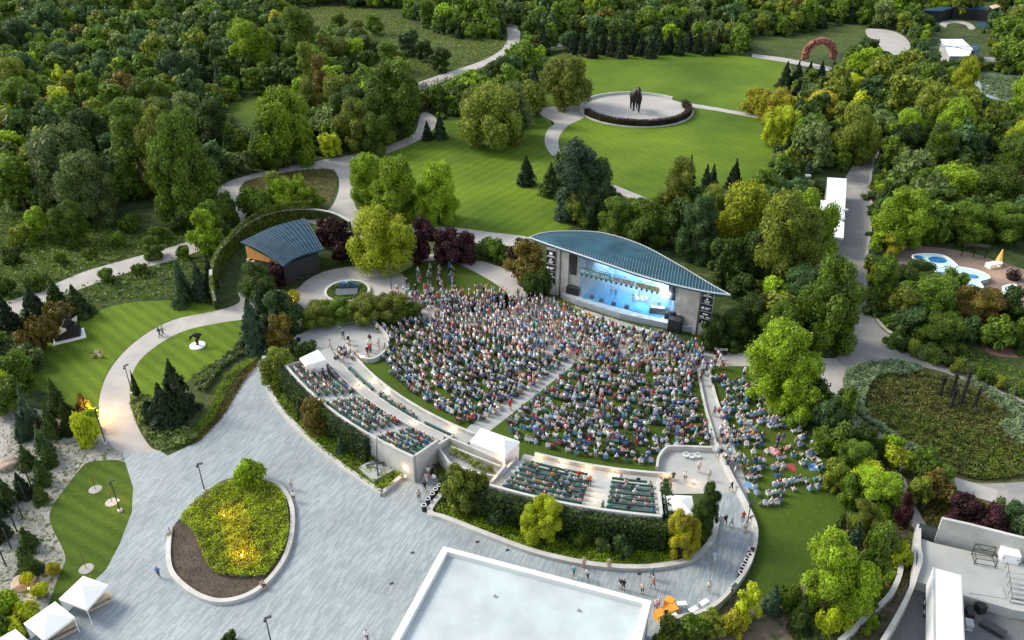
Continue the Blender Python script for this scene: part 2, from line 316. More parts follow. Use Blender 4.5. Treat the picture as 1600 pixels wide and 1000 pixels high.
# the plaza of long narrow pavers
sheet('plaza', [(190,704),(250,704),(262,712),(310,690),(345,652),(380,592),(415,552),(640,720),(760,800),(1010,880),(1090,860),(1112,800),(1108,768),(1166,768),(1184,830),(1168,890),(1125,952),(1030,985),(1000,1180),(-200,1180),(-40,1060),(60,985),(120,932),(166,890),(187,850),(206,800),(208,762)], .030, PAVE, False)
sheet('planting_bed_soil', [(-60,640),(60,640),(130,650),(158,655),(190,704),(196,722),(140,722),(100,765),(78,800),(82,825),(102,870),(90,905),(40,990),(-120,1020)], .014, ground_mat('sandy_soil', (.20,.20,.18), (.34,.33,.30), (.07,.10,.03), big=.25, fine=2, bump=.6, micro=.3))
sheet('planting_bed_soil', [(1322,600),(1322,640),(1400,712),(1412,760),(1430,830),(1420,900),(1380,1040),(1130,1040),(1125,958),(1172,918),(1205,935),(1270,892),(1312,850),(1323,795),(1312,735),(1290,665),(1275,610)], .012, ground_mat('bark_soil', (.10,.075,.055), (.16,.125,.09), (.04,.06,.02), big=.2, fine=2, bump=.6, micro=.4), open_=False, prot=False)
print('ground ok')

# ------------------------------------------------------------------ the amphitheatre
def ringpts(r, a, b, step=1.2):
    n = max(2, int(abs(b - a) / step) + 1); return np.array([POL(r, t) for t in np.linspace(a, b, n)])
def ring_solid(mb, r0, r1, z0, z1, a, b, m=0):
    A = ringpts(r0, a, b); B = ringpts(r1, a, b)[::-1]
    return mb.prism(np.r_[A, B], z0, z1, m)
LEFT, RIGHT = (213.2, 237.6), (246.6, 263.7)
GREYSTEP = plain('terrace_floor', (.36, .385, .375), .8, .12, .8)
def terrace(name, label, a0, a1, mid):
    t = thing(name, label, 'terrace', tuple(POL(60, (a0+a1)/2)) + (0,))
    inv = t.location.copy()
    def P(mb, nm, m):
        o = mb.obj(nm, m); o.parent = t; o.matrix_parent_inverse = Matrix.Translation(-inv); return o
    P(ring_solid(MB(), 54.55, 56.9, 0, .45, a0 - 5 if mid else a0, a1 + (1.4 if mid else 1.2)), 'walkway', CONC)
    mb = MB(); rows = []
    ra = 58.8 if mid else 57.3
    if mid: P(ring_solid(MB(), 56.9, 58.6, 0, 1.15, a0 - 5, a1), 'upper_walkway', CONC)
    nr = 5 if mid else 6
    for k in range(nr):
        r = ra + (64.6 - ra) * k / nr; r2 = ra + (64.6 - ra) * (k + 1) / nr; z = 1.5 + 1.75 * k / (nr - 1)
        ring_solid(mb, r, r2, 0, z, a0, a1); rows.append(((r + r2) / 2 + .05, z))
    P(mb, 'step', GREYSTEP)
    w1 = MB()
    w1.sweep(ringpts(54.4, a0 - 5 if mid else a0 + 1.4, a1 + (1.6 if mid else 2)), .35, 0, .95)
    w1.sweep(ringpts(56.95, a0, a1), .22, 0, 1.25)
    P(w1, 'low_wall', CONCW)
    w2 = MB()
    if mid: w2.sweep(ringpts(58.75, a0, a1), .2, 1.1, 1.95)
    w2.sweep(ringpts(64.85, a0, a1), .32, 0, 4.0)
    for a in (a0, a1):
        rr = np.array([57.0 if a == a1 or not mid else 58.7, 60.2, 60.3, 64.6]); q = np.array([POL(x, a) for x in rr])
        w2.sweep(q, .3, 0, [1.9, 2.6, 3.3, 4.0])
    P(w2, 'retaining_wall', CONCW)
    return t, rows
TL, rowsL = terrace('seating_terrace', 'long curved concrete seating terrace nearest the oval pool, with a tall pale end wall', *LEFT, True)
TR, rowsR = terrace('seating_terrace', 'short curved concrete seating terrace behind the dark hedge, between two white tents', *RIGHT, False)
def bench_mesh(r, z, a, b):
    s = MB(); s.sweep(ringpts(r, a, b, .8), .42, z + .36, z + .42)
    bk = MB(); bk.sweep(ringpts(r + .24, a, b, .8), .05, z + .48, z + .70)
    lg = []
    for t in np.linspace(a + .15, b - .15, max(2, int((b - a) / 1.6))):
        p = POL(r, t); m = MB().box((p[0], p[1], z + .18), (.06, .44, .36), R_(t + 90)); lg.append(m)
    return s, bk, lg
BN = []; SEATS = []
blocks = [('first', 'oval-pool', 214.0, 220.9), ('second', 'middle', 222.7, 230.4), ('third', 'tall-end-wall', 232.1, 237.2)]
ordw = ['front', 'second', 'third', 'fourth', 'top', 'back']
def bench(r, z, a, b, label, fill):
    t = thing('bench', label, 'bench', tuple(POL(r, (a + b) / 2)) + (z,), 0, 'long green benches on the terraces')
    inv = Matrix.Translation(-t.location)
    s_, b_, l_ = bench_mesh(r, z, a, b)
    for mb, nm in [(s_, 'seat'), (b_, 'backrest')] + [(q, 'leg') for q in l_]:
        o = mb.obj(nm, BENCH); o.parent = t; o.matrix_parent_inverse = inv
    n = int((R_(b - a) * r) / .62)
    for k in range(n):
        if random.random() < fill:
            aa = a + (b - a) * (k + .5) / n; SEATS.append((POL(r - .02, aa), z, aa))
for bi, (nm, wh, a, b) in enumerate(blocks):
    for k, (r, z) in enumerate(rowsL):
        bench(r, z, a, b, f'long green bench in the {wh} section of the curved left terrace, {ordw[k]} row', .86 if bi < 2 else .86)
    bench(56.1, .45, a, b if bi < 2 else b - .3, f'single green bench below the {wh} section of the left terrace, facing the lawn', [.12, .28, .02][bi])
for nm, a, b, fl in (('tent-side', 247.8, 256.0, .74), ('right-hand', 258.4, 263.2, .50)):
    for k, (r, z) in enumerate(rowsR):
        bench(r, z, a, b, f'long green bench in the {nm} section of the hedged terrace, ' + ['front', 'second', 'third', 'fourth', 'fifth', 'top'][k] + ' row', fl)
    bench(56.1, .45, a, b - .6, f'single green bench below the {nm} section of the hedged terrace, facing the lawn', .22)
# low curved wall round the concrete pads
def wallobj(name, label, pts, wd, z0, z1, mat=CONCW, closed=False, cat='wall', sm=True, px=True):
    P = spline(pts, closed, 5) if sm else np.asarray(pts, float)
    W = np.array([G(u, v, 0) for u, v in P]) if px else P
    c = W.mean(0); o = MB().sweep(W - c, wd, z0, z1, closed=closed).obj(name, mat, loc=(c[0], c[1], 0)); return tag(o, label, cat)
wallobj('low_wall', 'curved low concrete wall round the empty pad at the lawn corner near the oval pool', [(545,548),(575,567),(600,556),(607,534),(590,512),(583,503)], .3, 0, .8)
wallobj('low_wall', 'curved low concrete wall round the viewing pad with three white chairs', [(1026,737),(1028,722),(1038,708),(1052,704),(1112,706)], .3, 0, .8)
wallobj('low_wall', 'curved concrete boundary wall between the paved walkway and the sloping right lawn', [(1118,700),(1140,748),(1162,790),(1180,836),(1170,886),(1140,930),(1100,962),(1030,978)], .4, 0, .9)
wallobj('low_wall', 'zigzag concrete wall under the weeping shrubs beside the dark bins', [(470,508),(500,500),(530,512),(560,500),(585,498)], .3, 0, 1.0, sm=False)
wallobj('low_wall', 'low stone edging wall along the aisle between the two lawns', [(1092,578),(1094,600),(1102,640),(1114,680),(1119,702)], .25, 0, .45)
wallobj('low_wall', 'low edging wall on the tree side of the sloping right walkway', [(1107,575),(1112,600),(1124,640),(1146,690)], .25, 0, .45)
def ivy_wall_samples(P, z0, z1, dens, wd):
    """leaf anchor points on both faces and the top of a wall along P"""
    P = np.asarray(P); seg = np.linalg.norm(np.diff(P, axis=0), axis=1); L = seg.sum(); cum = np.r_[0, seg.cumsum()]
    n = int(L * ((z1 - z0) * 2 + wd) * dens); s = rng.random(n) * L; i = np.clip(np.searchsorted(cum, s) - 1, 0, len(seg) - 1)
    f = ((s - cum[i]) / seg[i])[:, None]; p = P[i] * (1 - f) + P[i + 1] * f; T = (P[i + 1] - P[i]) / seg[i][:, None]; N = np.c_[-T[:, 1], T[:, 0]]
    q = rng.random(n) * ((z1 - z0) * 2 + wd); side = np.where(q < z1 - z0, 1, np.where(q < 2 * (z1 - z0), -1, 0))
    z = np.where(side == 0, z1, z0 + rng.random(n) * (z1 - z0)); off = np.where(side == 0, rng.uniform(-1, 1, n), side) * wd / 2
    pos = np.c_[p + N * off[:, None], z]; nor = np.c_[N * side[:, None], np.where(side == 0, 1., .25)]
    return pos, nor
def quads(pos, nor, size, jit=.6, elong=1.0):
    n = len(pos); nor = nor / (np.linalg.norm(nor, axis=1)[:, None] + 1e-9) + rng.normal(0, jit, (n, 3)); nor /= np.linalg.norm(nor, axis=1)[:, None] + 1e-9
    a = np.cross(nor, rng.normal(0, 1, (n, 3))); a /= np.linalg.norm(a, axis=1)[:, None] + 1e-9; b = np.cross(nor, a)
    s = (np.broadcast_to(size, n) * rng.uniform(.6, 1.35, n))[:, None] * .5
    V = np.stack([pos - a*s*elong, pos + b*s*.75, pos + a*s*elong, pos - b*s*.75], 1).reshape(-1, 3)
    return V, np.arange(4 * n).reshape(-1, 4)
def hedge(name, label, P, wd, h, mat, dens=22, size=.28, cat='hedge'):
    P = np.asarray(P); c = P.mean(0); t = thing(name, label, cat, (c[0], c[1], 0))
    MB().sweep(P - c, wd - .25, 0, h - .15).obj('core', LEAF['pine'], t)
    pos, nor = ivy_wall_samples(P - c, 0.05, h, dens, wd); pos += nor * (rng.random(len(pos))[:, None] * .25 - .05)
    V, Q = quads(pos, nor, size); o = link(bpy.data.objects.new('foliage', fastmesh('foliage', V, Q, [mat]))); o.parent = t; return t
hedge('hedge', 'tall dark ivy hedge along the back of the left seating terrace', ringpts(65.6, 213.5, 231.5), .9, 3.95, LEAF['dark'])
hedge('hedge', 'long dark clipped hedge along the back of the right seating terrace', ringpts(65.8, 241.8, 264.2), 1.3, 3.75, LEAF['dark'])
hedge('hedge', 'short dark hedge along the side of the right terrace by the small white tent', [POL(r, 264.6) for r in np.linspace(57.5, 65.5, 8)], .8, 3.0, LEAF['dark'])
cw = [G(u, v) for u, v in spline([(338,482),(336,462),(342,430),(362,400),(390,372),(425,352),(475,343),(520,346),(548,358)], False, 6)]
t = thing('hedge_wall', 'tall curved pale wall covered in green ivy, wrapping the blue-roofed barn', 'hedge wall', (cw[0][0], cw[0][1], 0)); cwa = np.array(cw) - cw[0]
hts = np.linspace(4.2, 1.6, len(cwa)); hts[:8] = np.linspace(1.5, 4.2, 8)
MB().sweep(cwa, .36, 0, hts - .06).obj('wall', LEAF['dark'], t); MB().sweep(cwa, .5, hts - .06, hts + .1).obj('coping', CONCW, t)
pos, nor = ivy_wall_samples(cwa[:len(cwa)*4//5], .1, 3.9, 30, .50); V, Q = quads(pos, nor, .34); o = link(bpy.data.objects.new('ivy', fastmesh('ivy', V, Q, [LEAF['olive']]))); o.parent = t
# boxed planter and control yard between the two terraces
bx = [(690,690),(742,712),(792,734),(772,748),(738,752),(700,735),(684,716)]
t = thing('planter_box', 'raised white concrete planter and yard between the two terraces, full of leafy shrubs', 'planter', tuple(G(735,722)) + (0,)); inv = Matrix.Translation(-t.location)
bw = np.array([G(u, v, 2.2) for u, v in [(694,680),(742,700),(788,722),(782,745),(745,738),(702,722),(686,700)]])
o = MB().sweep(bw, .25, 0, 2.2, closed=True).obj('wall', CONCW); o.parent = t; o.matrix_parent_inverse = inv
o = MB().sweep(np.array([G(704,697,2), G(782,728,2)]), .2, 0, 2.0).obj('wall', CONCW); o.parent = t; o.matrix_parent_inverse = inv
o = MB().prism(bw, 0, 1.2).obj('floor', CONC); o.parent = t; o.matrix_parent_inverse = inv

# ------------------------------------------------------------------ the stage
SL, SR = G(850, 460), G(1120, 531); ex = (SR - SL) / np.linalg.norm(SR - SL); en = np.array([-ex[1], ex[0]]); SW = float(np.linalg.norm(SR - SL)); srz = math.atan2(ex[1], ex[0])
SR = SL + (SR - SL) * .955; SW = float(np.linalg.norm(SR - SL))
stage = thing('concert_stage', 'concert stage with leaf-shaped blue metal roof, concrete side walls and blue-lit floor', 'stage', (SL[0], SL[1], 0), srz)
# local frame: x along the front from the photo's left, y inward (away from the crowd)
def sp(mb, nm, m, par=stage, smooth=False): return mb.obj(nm, m, par, smooth=smooth)
Mi = (Matrix.Translation(stage.location) @ Matrix.Rotation(srz, 4, 'Z')).inverted()
def loc(u, v, z): p = Mi @ GV(u, v, z); return np.array([p.x, p.y, p.z])
fr = spline([loc(*q) for q in [(827,371,9.3),(860,383,9.4),(900,396,9.6),(950,413,9.7),(1000,430,9.7),(1050,444,9.6),(1100,455,9.4),(1141,461,9.2)]], False, 8)
bk = spline([loc(*q) for q in [(827,371,9.3),(850,364,9.2),(885,361.5,9.2),(940,364,9.3),(1000,382,9.4),(1060,414,9.4),(1110,444,9.3),(1141,461,9.2)]], False, 8)
def backy(x): return float(np.interp(x, bk[:, 0], bk[:, 1])) - .9
ST = 1.0; x0_, x1_ = 5.4, SW - 6.0
bx_ = [(x, backy(x)) for x in np.linspace(x0_, x1_, 9)]; print('stage back', [tuple(np.round(b, 1)) for b in bx_], SW)
sp(MB().prism([(3, .2), (6, -.6), (SW/2, -1.3), (SW-6.5, -.6), (SW-2.4, .2), (SW-2.4, max(1.2, backy(SW-2.4))), ] + bx_[::-1] + [(3, max(2, backy(3)))], 0, ST), 'stage_floor', plain('stage_deck', (.30, .33, .36), .5))
sp(MB().prism([(6.8, .3), (SW-8.0, .3), (SW-7.4, backy(SW-7.4) - .5), (SW/2, backy(SW/2) - .6), (6.6, backy(6.6) - .5)], ST, ST + .06), 'painted_light_deck', plain('painted_blue_light', (.05, .20, .33), .35, .3, 1.2))  # thin layer over the deck, blue stage light put into its colour
WAL = plain('board_marked_concrete', (.40, .38, .34), .8, .22, .7, bump=.3)
wm = MB(); wm.box((2.0, 1.5, 4.4), (.5, 1.4, 8.8)); wm.box((3.1, 1.4, 4.4), (1.3, .5, 8.8)); wm.box((4.55, 1.9, 4.4), (1.6, .5, 8.8)); wm.sweep([(5.4, 1.7), (5.4, backy(5.4))], .3, 0, 8.8)
sp(wm, 'wall', WAL)
wm = MB(); wm.box((SW-2.3, .6, 4.3), (.5, 1.6, 8.6)); wm.box((SW-3.4, .9, 4.35), (1.5, .5, 8.7)); wm.box((SW-5.0, 1.3, 4.4), (1.5, .5, 8.8)); wm.sweep([(SW-6.0, 1.4), (SW-6.0, backy(SW-6.0))], .3, 0, 8.8)
sp(wm, 'wall', WAL)
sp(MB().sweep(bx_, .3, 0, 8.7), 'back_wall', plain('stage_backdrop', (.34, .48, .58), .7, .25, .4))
LEDM = plain('blue_screen_light', (.1, .4, .9), emit=(.04, .20, .75), es=.6, var=.5)
scr = MB()
for k in range(7): x = 9.0 + k * 1.9; scr.box((x, min(backy(x - .7), backy(x + .7)) - .35, 4.6), (1.25, .08, 4.6))
sp(scr, 'screen', LEDM)
# side banners: black boards with white marks
LOGO = plain('white_print', (.75, .77, .78), .6)
def marks(mb, cx, y, cz, k):
    y -= .04
    if k % 5 == 0: mb.box((cx, y, cz + .1), (.55, .02, .5)); mb.box((cx, y, cz - .38), (1.2, .02, .1))
    elif k % 5 == 1: mb.box((cx, y, cz + .3), (.3, .02, .3), ry=.78); mb.box((cx, y, cz - .05), (.9, .02, .12)); mb.box((cx, y, cz - .3), (.7, .02, .1))
    elif k % 5 == 2: mb.box((cx - .5, y, cz), (.38, .02, .38), ry=.78); mb.box((cx + .25, y, cz + .1), (.8, .02, .13)); mb.box((cx + .1, y, cz - .13), (.55, .02, .13))
    elif k % 5 == 3: mb.box((cx, y, cz + .25), (.8, .02, .22)); mb.box((cx - .45, y, cz - .25), (.6, .02, .2)); mb.box((cx + .45, y, cz - .25), (.6, .02, .2))
    else: mb.box((cx, y, cz + .1), (.75, .02, .35)); mb.box((cx - .5, y, cz - .33), (.5, .02, .12)); mb.box((cx + .45, y, cz - .33), (.5, .02, .12))
for side, cx, cy in (('left', .85, .85), ('right', SW - .95, .3)):
    sp(MB().box((cx, cy, 4.3), (1.7, .5, 8.6)), 'pillar', WAL)
    for k in range(5):
        b = sp(MB().box((cx, cy - .3, 7.55 - k * 1.28), (1.72, .08, 1.1)), 'sponsor_board', BLACK)
        mb = MB(); marks(mb, cx, cy - .33, 7.5 - k * 1.28, k); sp(mb, 'mark', LOGO, b)
# line-array speakers
for x, y in ((4.5, 1.45), (SW - 6.9, 1.2)):
    for q in range(1): 
        t = thing('speaker_array', 'curved black hanging speaker array at the ' + ('left' if x < 9 else 'right') + ' side of the stage', 'speaker')
        t.parent = None; M_ = Matrix.Translation(stage.location) @ Matrix.Rotation(srz, 4, 'Z'); t.matrix_world = M_ @ Matrix.Translation((x, y, 0))
        for k in range(9):
            MB().box((0, .25 * (k / 8) ** 2, 7.9 - k * .45), (1.05, .55, .42), rx=-.05 * k).obj('cabinet', BLACK, t)
        MB().box((0, 0, 8.3), (.9, .3, .12)).obj('hanging_frame', STEEL, t)
# roof
n = len(fr); K = 7; V = []
for i in range(n):
    for k in range(K):
        f = k / (K - 1); p = fr[i] * (1 - f) + bk[i] * f; wdt = np.linalg.norm(bk[i] - fr[i]); p = p + np.array([0, 0, .09 * wdt * math.sin(math.pi * f)]); V.append(p)
V = np.array(V); V2 = V - [0, 0, .35]
f = []
for i in range(n - 1):
    for k in range(K - 1):
        a = i*K+k; f.append((a, a+1, a+K+1, a+K)); f.append((a+n*K, a+K+n*K, a+K+1+n*K, a+1+n*K))
    a = i*K; f.append((a, a+K, a+K+n*K, a+n*K)); a = i*K+K-1; f.append((a+n*K, a+K+n*K, a+K, a))
roof = sp(MB().add(np.r_[V, V2], f), 'roof', ROOFB)
def roofz(p):
    """height of the roof surface under the plan point p"""
    i = np.argmin(((V[:, :2] - p) ** 2).sum(1)); return V[i, 2]
d0 = loc(930, 370, 9.4) - loc(917, 403, 9.6); d0 = d0[:2] / np.linalg.norm(d0[:2])
def hit(P, o, d):
    r = []
    for i in range(len(P) - 1):
        a = P[i][:2]; b = P[i+1][:2]; e = b - a; D = d[0]*(-e[1]) + e[0]*d[1]
        if abs(D) < 1e-9: continue
        q = a - o; s = (d[0]*q[1] - d[1]*q[0]) / D
        tt = (q[0]*(-e[1]) + e[0]*q[1]) / D
        if 0 <= s <= 1: r.append((tt, P[i][2]*(1-s) + P[i+1][2]*s))
    return r
sm_ = MB(); ov = np.array([d0[1], -d0[0]])
for s_ in np.arange(-2, 40, .46):
    o_ = fr[0][:2] + ov * s_
    h1 = hit(fr, o_, d0); h2 = hit(bk, o_, d0)
    if h1 and h2:
        (ta, za), (tb, zb) = h1[0], h2[0]; w_ = tb - ta
        if w_ < .4: continue
        for j in range(4):
            q0, q1 = j/4, (j+1)/4
            pa = o_ + d0 * (ta + w_*q0); pb = o_ + d0 * (ta + w_*q1); zA = za*(1-q0)+zb*q0+.09*w_*math.sin(math.pi*q0)+.04; zB = za*(1-q1)+zb*q1+.09*w_*math.sin(math.pi*q1)+.04
            sm_.cyl((pa[0], pa[1], zA), (pb[0], pb[1], zB), .065, n=4)
sp(sm_, 'roof_seam', SEAM, roof)
mb = MB()
for P in (fr, bk):
    for i in range(len(P)-1): mb.cyl(P[i], P[i+1], .13, n=6)
sp(mb, 'roof_edge', plain('pale_metal_edge', (.38, .42, .42), .4), roof)
# sponsor truss with lettering
TX0, TX1, TYY, TZ = 5.9, SW - 8.6, .9, 5.6
tr = MB()
for z in (TZ - .38, TZ + .38): tr.cyl((TX0, TYY, z), (TX1, TYY, z), .05, n=5); tr.cyl((TX0, TYY + .6, z), (TX1, TYY + .6, z), .05, n=5)
for k in range(17):
    x = TX0 + (TX1 - TX0) * k / 16; tr.cyl((x, TYY, TZ - .38), (x, TYY, TZ + .38), .03, n=4)
    if k < 16: tr.cyl((x, TYY + .6, TZ - .38), (x + (TX1-TX0)/16, TYY + .6, TZ + .38), .03, n=4); tr.box((x + .4, TYY, TZ - .62), (.28, .3, .4), m=0)
for x in (TX0 + 1, TX1 - 1): tr.cyl((x, TYY + .3, TZ), (x, TYY + .3, 9.2), .03, n=4)
truss = sp(tr, 'truss', STEEL)
def text(body, size, mat, par, loc_, rot, width=None):
    cu = bpy.data.curves.new('lettering', 'FONT'); cu.body = body; cu.size = size; cu.extrude = .01; cu.align_x = 'LEFT'
    o = link(bpy.data.objects.new('lettering_src', cu)); bpy.context.view_layer.update()
    me = bpy.data.meshes.new_from_object(o.evaluated_get(bpy.context.evaluated_depsgraph_get())); bpy.data.objects.remove(o)
    xs = [v.co.x for v in me.vertices]
    if width and xs:
        k = width / (max(xs) - min(xs))
        for v in me.vertices: v.co.x = (v.co.x - min(xs)) * k
    me.materials.clear(); me.materials.append(mat); t_ = link(bpy.data.objects.new('lettering', me)); t_.parent = par; t_.location = loc_; t_.rotation_euler = rot; return t_
Lw = TX1 - TX0
for x0, x1, m_, tx, tm in ((0, .40, plain('teal_banner', (.02, .20, .20)), 'FIFTH THIRD BANK', WHITE), (.41, .70, plain('grey_banner', (.55, .60, .62)), 'SUMMER CONCERTS AT', STEEL), (.705, 1, plain('cream_banner', (.62, .55, .33)), 'MEIJER GARDENS', STEEL)):
    b = sp(MB().box((TX0 + Lw*(x0+x1)/2, TYY - .08, TZ), (Lw*(x1-x0), .05, 1.0)), 'banner', m_)
    text(tx, .95, tm, b, (TX0 + Lw*x0 + .2, TYY - .12, TZ - .33), (R_(90), 0, 0), Lw*(x1-x0) - .4)
# stage kit
def place_on_stage(name, label, cat, x, y, z=ST + .06, rz=0):
    t = thing(name, label, cat); t.matrix_world = Matrix.Translation(stage.location) @ Matrix.Rotation(srz, 4, 'Z') @ Matrix.Translation((x, y, z)) @ Matrix.Rotation(rz, 4, 'Z'); return t
t = place_on_stage('drum_kit', 'drum kit on the blue-lit stage floor', 'drum kit', SW/2 + 1, 3.8)
MB().lathe((0, 0, .32), [(.3, -.2), (.32, 0), (.3, .2)]).obj('bass_drum', WHITE, t)
for x, y, z in ((-.5, .3, .5), (.5, .3, .5), (.8, -.2, .35), (-.8, -.2, .5)): MB().lathe((x, y, z), [(.2, 0), (.21, .15), (.2, .3)]).obj('drum', WHITE, t)
for x in (-.9, .9): m_ = MB(); m_.cyl((x, 0, 0), (x, 0, 1.3), .02); m_.lathe((x, 0, 1.3), [(.26, 0), (.03, .04)]); m_.obj('cymbal', plain('brass', (.5, .38, .1), .3, metal=.9), t)
t = place_on_stage('keyboard_riser', 'dark keyboard stand with white keyboard near the stage front', 'keyboard', SW/2 + 5.2, 1.6, rz=.3)
MB().box((0, 0, .5), (2.6, .9, 1.0)).obj('stand', BLACK, t); MB().box((0, -.1, 1.07), (2.2, .5, .12)).obj('keys', WHITE, t)
for k, (x, y) in enumerate(((9.2, 1), (11, .7), (13.2, .6), (15.4, .7))):
    t = place_on_stage('monitor_speaker', 'small dark wedge monitor at the stage front, ' + ['nearest the left speakers', 'second from the left speakers', 'third from the left speakers', 'nearest the keyboard'][k], 'speaker', x - 1, y)
    MB().prism([(-.35, -.25), (.35, -.25), (.35, .25), (-.35, .25)], 0, [.15, .15, .45, .45]).obj('cabinet', BLACK, t); MB().box((0, -.28, .12), (.6, .02, .14)).obj('grille', STEEL, t)
t = place_on_stage('flight_case', 'large black equipment box in front of the right speaker column', 'case', SW - 5.2, -.6, 0)
MB().box((0, 0, 1.1), (2.0, 1.3, 2.2)).obj('case', BLACK, t); MB().box((0, -.67, 1.1), (1.7, .04, .1)).obj('handle', STEEL, t)
t = place_on_stage('subwoofer', 'dark grey speaker cabinet by the foot of the left stage wall', 'speaker', 4.9, .9, ST)
MB().box((0, 0, .65), (2.2, .9, 1.3)).obj('cabinet', STEEL, t); MB().box((0, -.47, .65), (2.0, .03, 1.1)).obj('grille', BLACK, t)
t = place_on_stage('sound_gear', 'cluster of dark road cases and cables stage right beside the concrete wall', 'equipment', SW - 6.2, 1.0, ST)
for x, y, h in ((0, 0, 1.2), (.9, .1, .9), (-.9, -.1, 1.0), (.2, -.7, .7), (1.3, -.6, 1.1)): MB().box((x, y, h/2), (.75, .6, h), random.random()).obj('road_case', BLACK, t)
print('stage ok')
def lamp(typ, loc_, e, col, size=.3, name='stage_lamp', tgt=None, ang=50, par=None):
    l = bpy.data.lights.new(name, typ); l.energy = e; l.color = col
    if typ == 'SPOT': l.spot_size = R_(ang); l.spot_blend = .5; l.shadow_soft_size = size
    elif typ == 'POINT': l.shadow_soft_size = size
    o = link(bpy.data.objects.new(name, l)); o.location = loc_
    if tgt is not None: o.rotation_euler = (Vector(loc_) - Vector(tgt)).to_track_quat('Z', 'Y').to_euler()
    if par: o.parent = par
    return o
for k, (x, col, e) in enumerate([(8.5, (.45, .8, 1), 1100), (11.5, (.15, .5, 1), 1300), (14.5, (.4, .85, 1), 1300), (17.5, (.2, .55, 1), 1200), (SW-9, (.85, .92, 1), 2000)]):
    tg = (x + (-1 if k > 2 else 1), 2.5, ST)
    lamp('SPOT', (x, 2.4, 8.3), e, col, .15, 'stage_spotlight', tg, 75, stage)
    h = sp(MB().cyl((x, 2.4, 8.45), (x, 2.45, 8.9), .18), 'lamp_housing', STEEL)
lamp('POINT', (SW-7.4, 1.0, 5.3), 350, (.85, .93, 1), .1, 'stage_spotlight', par=stage)
sv = bpy.data.materials.new('stage_smoke'); sv.use_nodes = True; sv.node_tree.nodes.remove(sv.node_tree.nodes['Principled BSDF']); pv = sv.node_tree.nodes.new('ShaderNodeVolumePrincipled'); pv.inputs['Density'].default_value = .10; pv.inputs['Color'].default_value = (.85, .93, 1, 1); sv.node_tree.links.new(pv.outputs[0], sv.node_tree.nodes['Material Output'].inputs['Volume'])
smk = sp(MB().prism([(5.8, .4), (SW-6.4, .4)] + [(x, y - .6) for x, y in bx_[1:-1]][::-1], ST + .15, 8.0, bottom=True), 'stage_smoke', sv, None); smk.parent = None; smk.matrix_world = Matrix.Translation(stage.location) @ Matrix.Rotation(srz, 4, 'Z'); tag(smk, 'pale smoke lit blue and white inside the concert stage', 'smoke', kind='stuff')
for x, e_ in ((10, 260), (13.5, 320), (17, 380), (20, 380)): lamp('SPOT', (x, 1.6, 8.2), e_ * 5, (.62, .86, 1), .1, 'stage_spotlight', (x, backy(x), 3.0), 75, stage)
for tx, tz, ty in ((9, 2, 2), (11, 4, 1), (13, 1, 1.5), (15, 2, 3), (16, 6, 3)): lamp('SPOT', (SW-7.4, 1.2, 5.2), 6000, (.9, .96, 1), .05, 'stage_spotlight', (tx, ty, tz), 9, stage)
for k in range(6): sp(MB().lathe((10 + k*1.9, backy(10 + k*1.9) - .8, 6.9), [(.12, 0), (.12, .12)], 8), 'lamp_lens', plain('white_lamp', (1, 1, 1), emit=(.75, .88, 1), es=14))

# ------------------------------------------------------------------ words that single things out
def ordinal(k):
    a = ['', 'first', 'second', 'third', 'fourth', 'fifth', 'sixth', 'seventh', 'eighth', 'ninth', 'tenth', 'eleventh', 'twelfth', 'thirteenth', 'fourteenth', 'fifteenth', 'sixteenth', 'seventeenth', 'eighteenth', 'nineteenth', 'twentieth']
    return a[k] if k < len(a) else 'farthest'
LM_T = [('the horse statue', 992, 165), ('the red stone arch', 1277, 90), ('the white pavilion', 1300, 325), ('the blue barn roof', 445, 380), ('the oval garden pool', 543, 457),
        ('the stage roof', 985, 400), ('the water tables', 1500, 430), ('the lily pond', 1570, 140), ('the white garden building', 1500, 75), ('the long dark pavilion', 1500, 15), ('the mulched teardrop planter', 360, 850),
        ('the loading dock', 1500, 870), ('the dark totems', 1495, 615), ('the upper road bend', 790, 60), ('the unmown meadow', 120, 390), ('the round-pad bronze', 309, 535),
        ('the brown meadow island', 450, 285), ('the gravel yard', 1385, 65), ('the far top-left corner', 30, 30), ('the road by the pavilion', 1340, 440), ('the left picnic tents', 90, 950),
        ('the hill lawn', 740, 260), ('the small shaded lawn', 405, 175), ('the narrow left path', 60, 480), ('the wild top meadow', 560, 50), ('the lit path junction', 160, 660), ('the black angular sculpture', 105, 515),
        ('the far left edge', 0, 250), ('the far right edge', 1600, 260), ('the far top edge', 900, 5), ('the road junction', 1330, 540), ('the tripod sculpture', 590, 740), ('the sloping right lawn', 1240, 780),
        ('the upper road crossing', 655, 190), ('the left woodland', 200, 130), ('the dark fence gate', 1430, 835)]
LM_P = [('the big white tent', 775, 690), ('the small right tent', 1060, 790), ('the left terrace tent', 488, 558), ('the tall lime tree', 1215, 585), ('the viewing pad', 1075, 720),
        ('the central aisle', 820, 620), ('the stage', 965, 500), ('the oval pool', 543, 457), ('the long pale roof', 850, 930), ('the left terrace end wall', 630, 700), ('the left terrace middle', 590, 640),
        ('the right terrace aisle', 932, 780), ('the curved paver walkway', 1140, 860), ('the hedge-corner bins', 680, 770), ('the teardrop planter', 360, 850), ('the empty pad corner', 600, 530), ('the right walkway', 1120, 640),
        ('the sloping right lawn', 1240, 740), ('the lit walkway lamps', 850, 730), ('the tripod sculpture', 590, 740)]
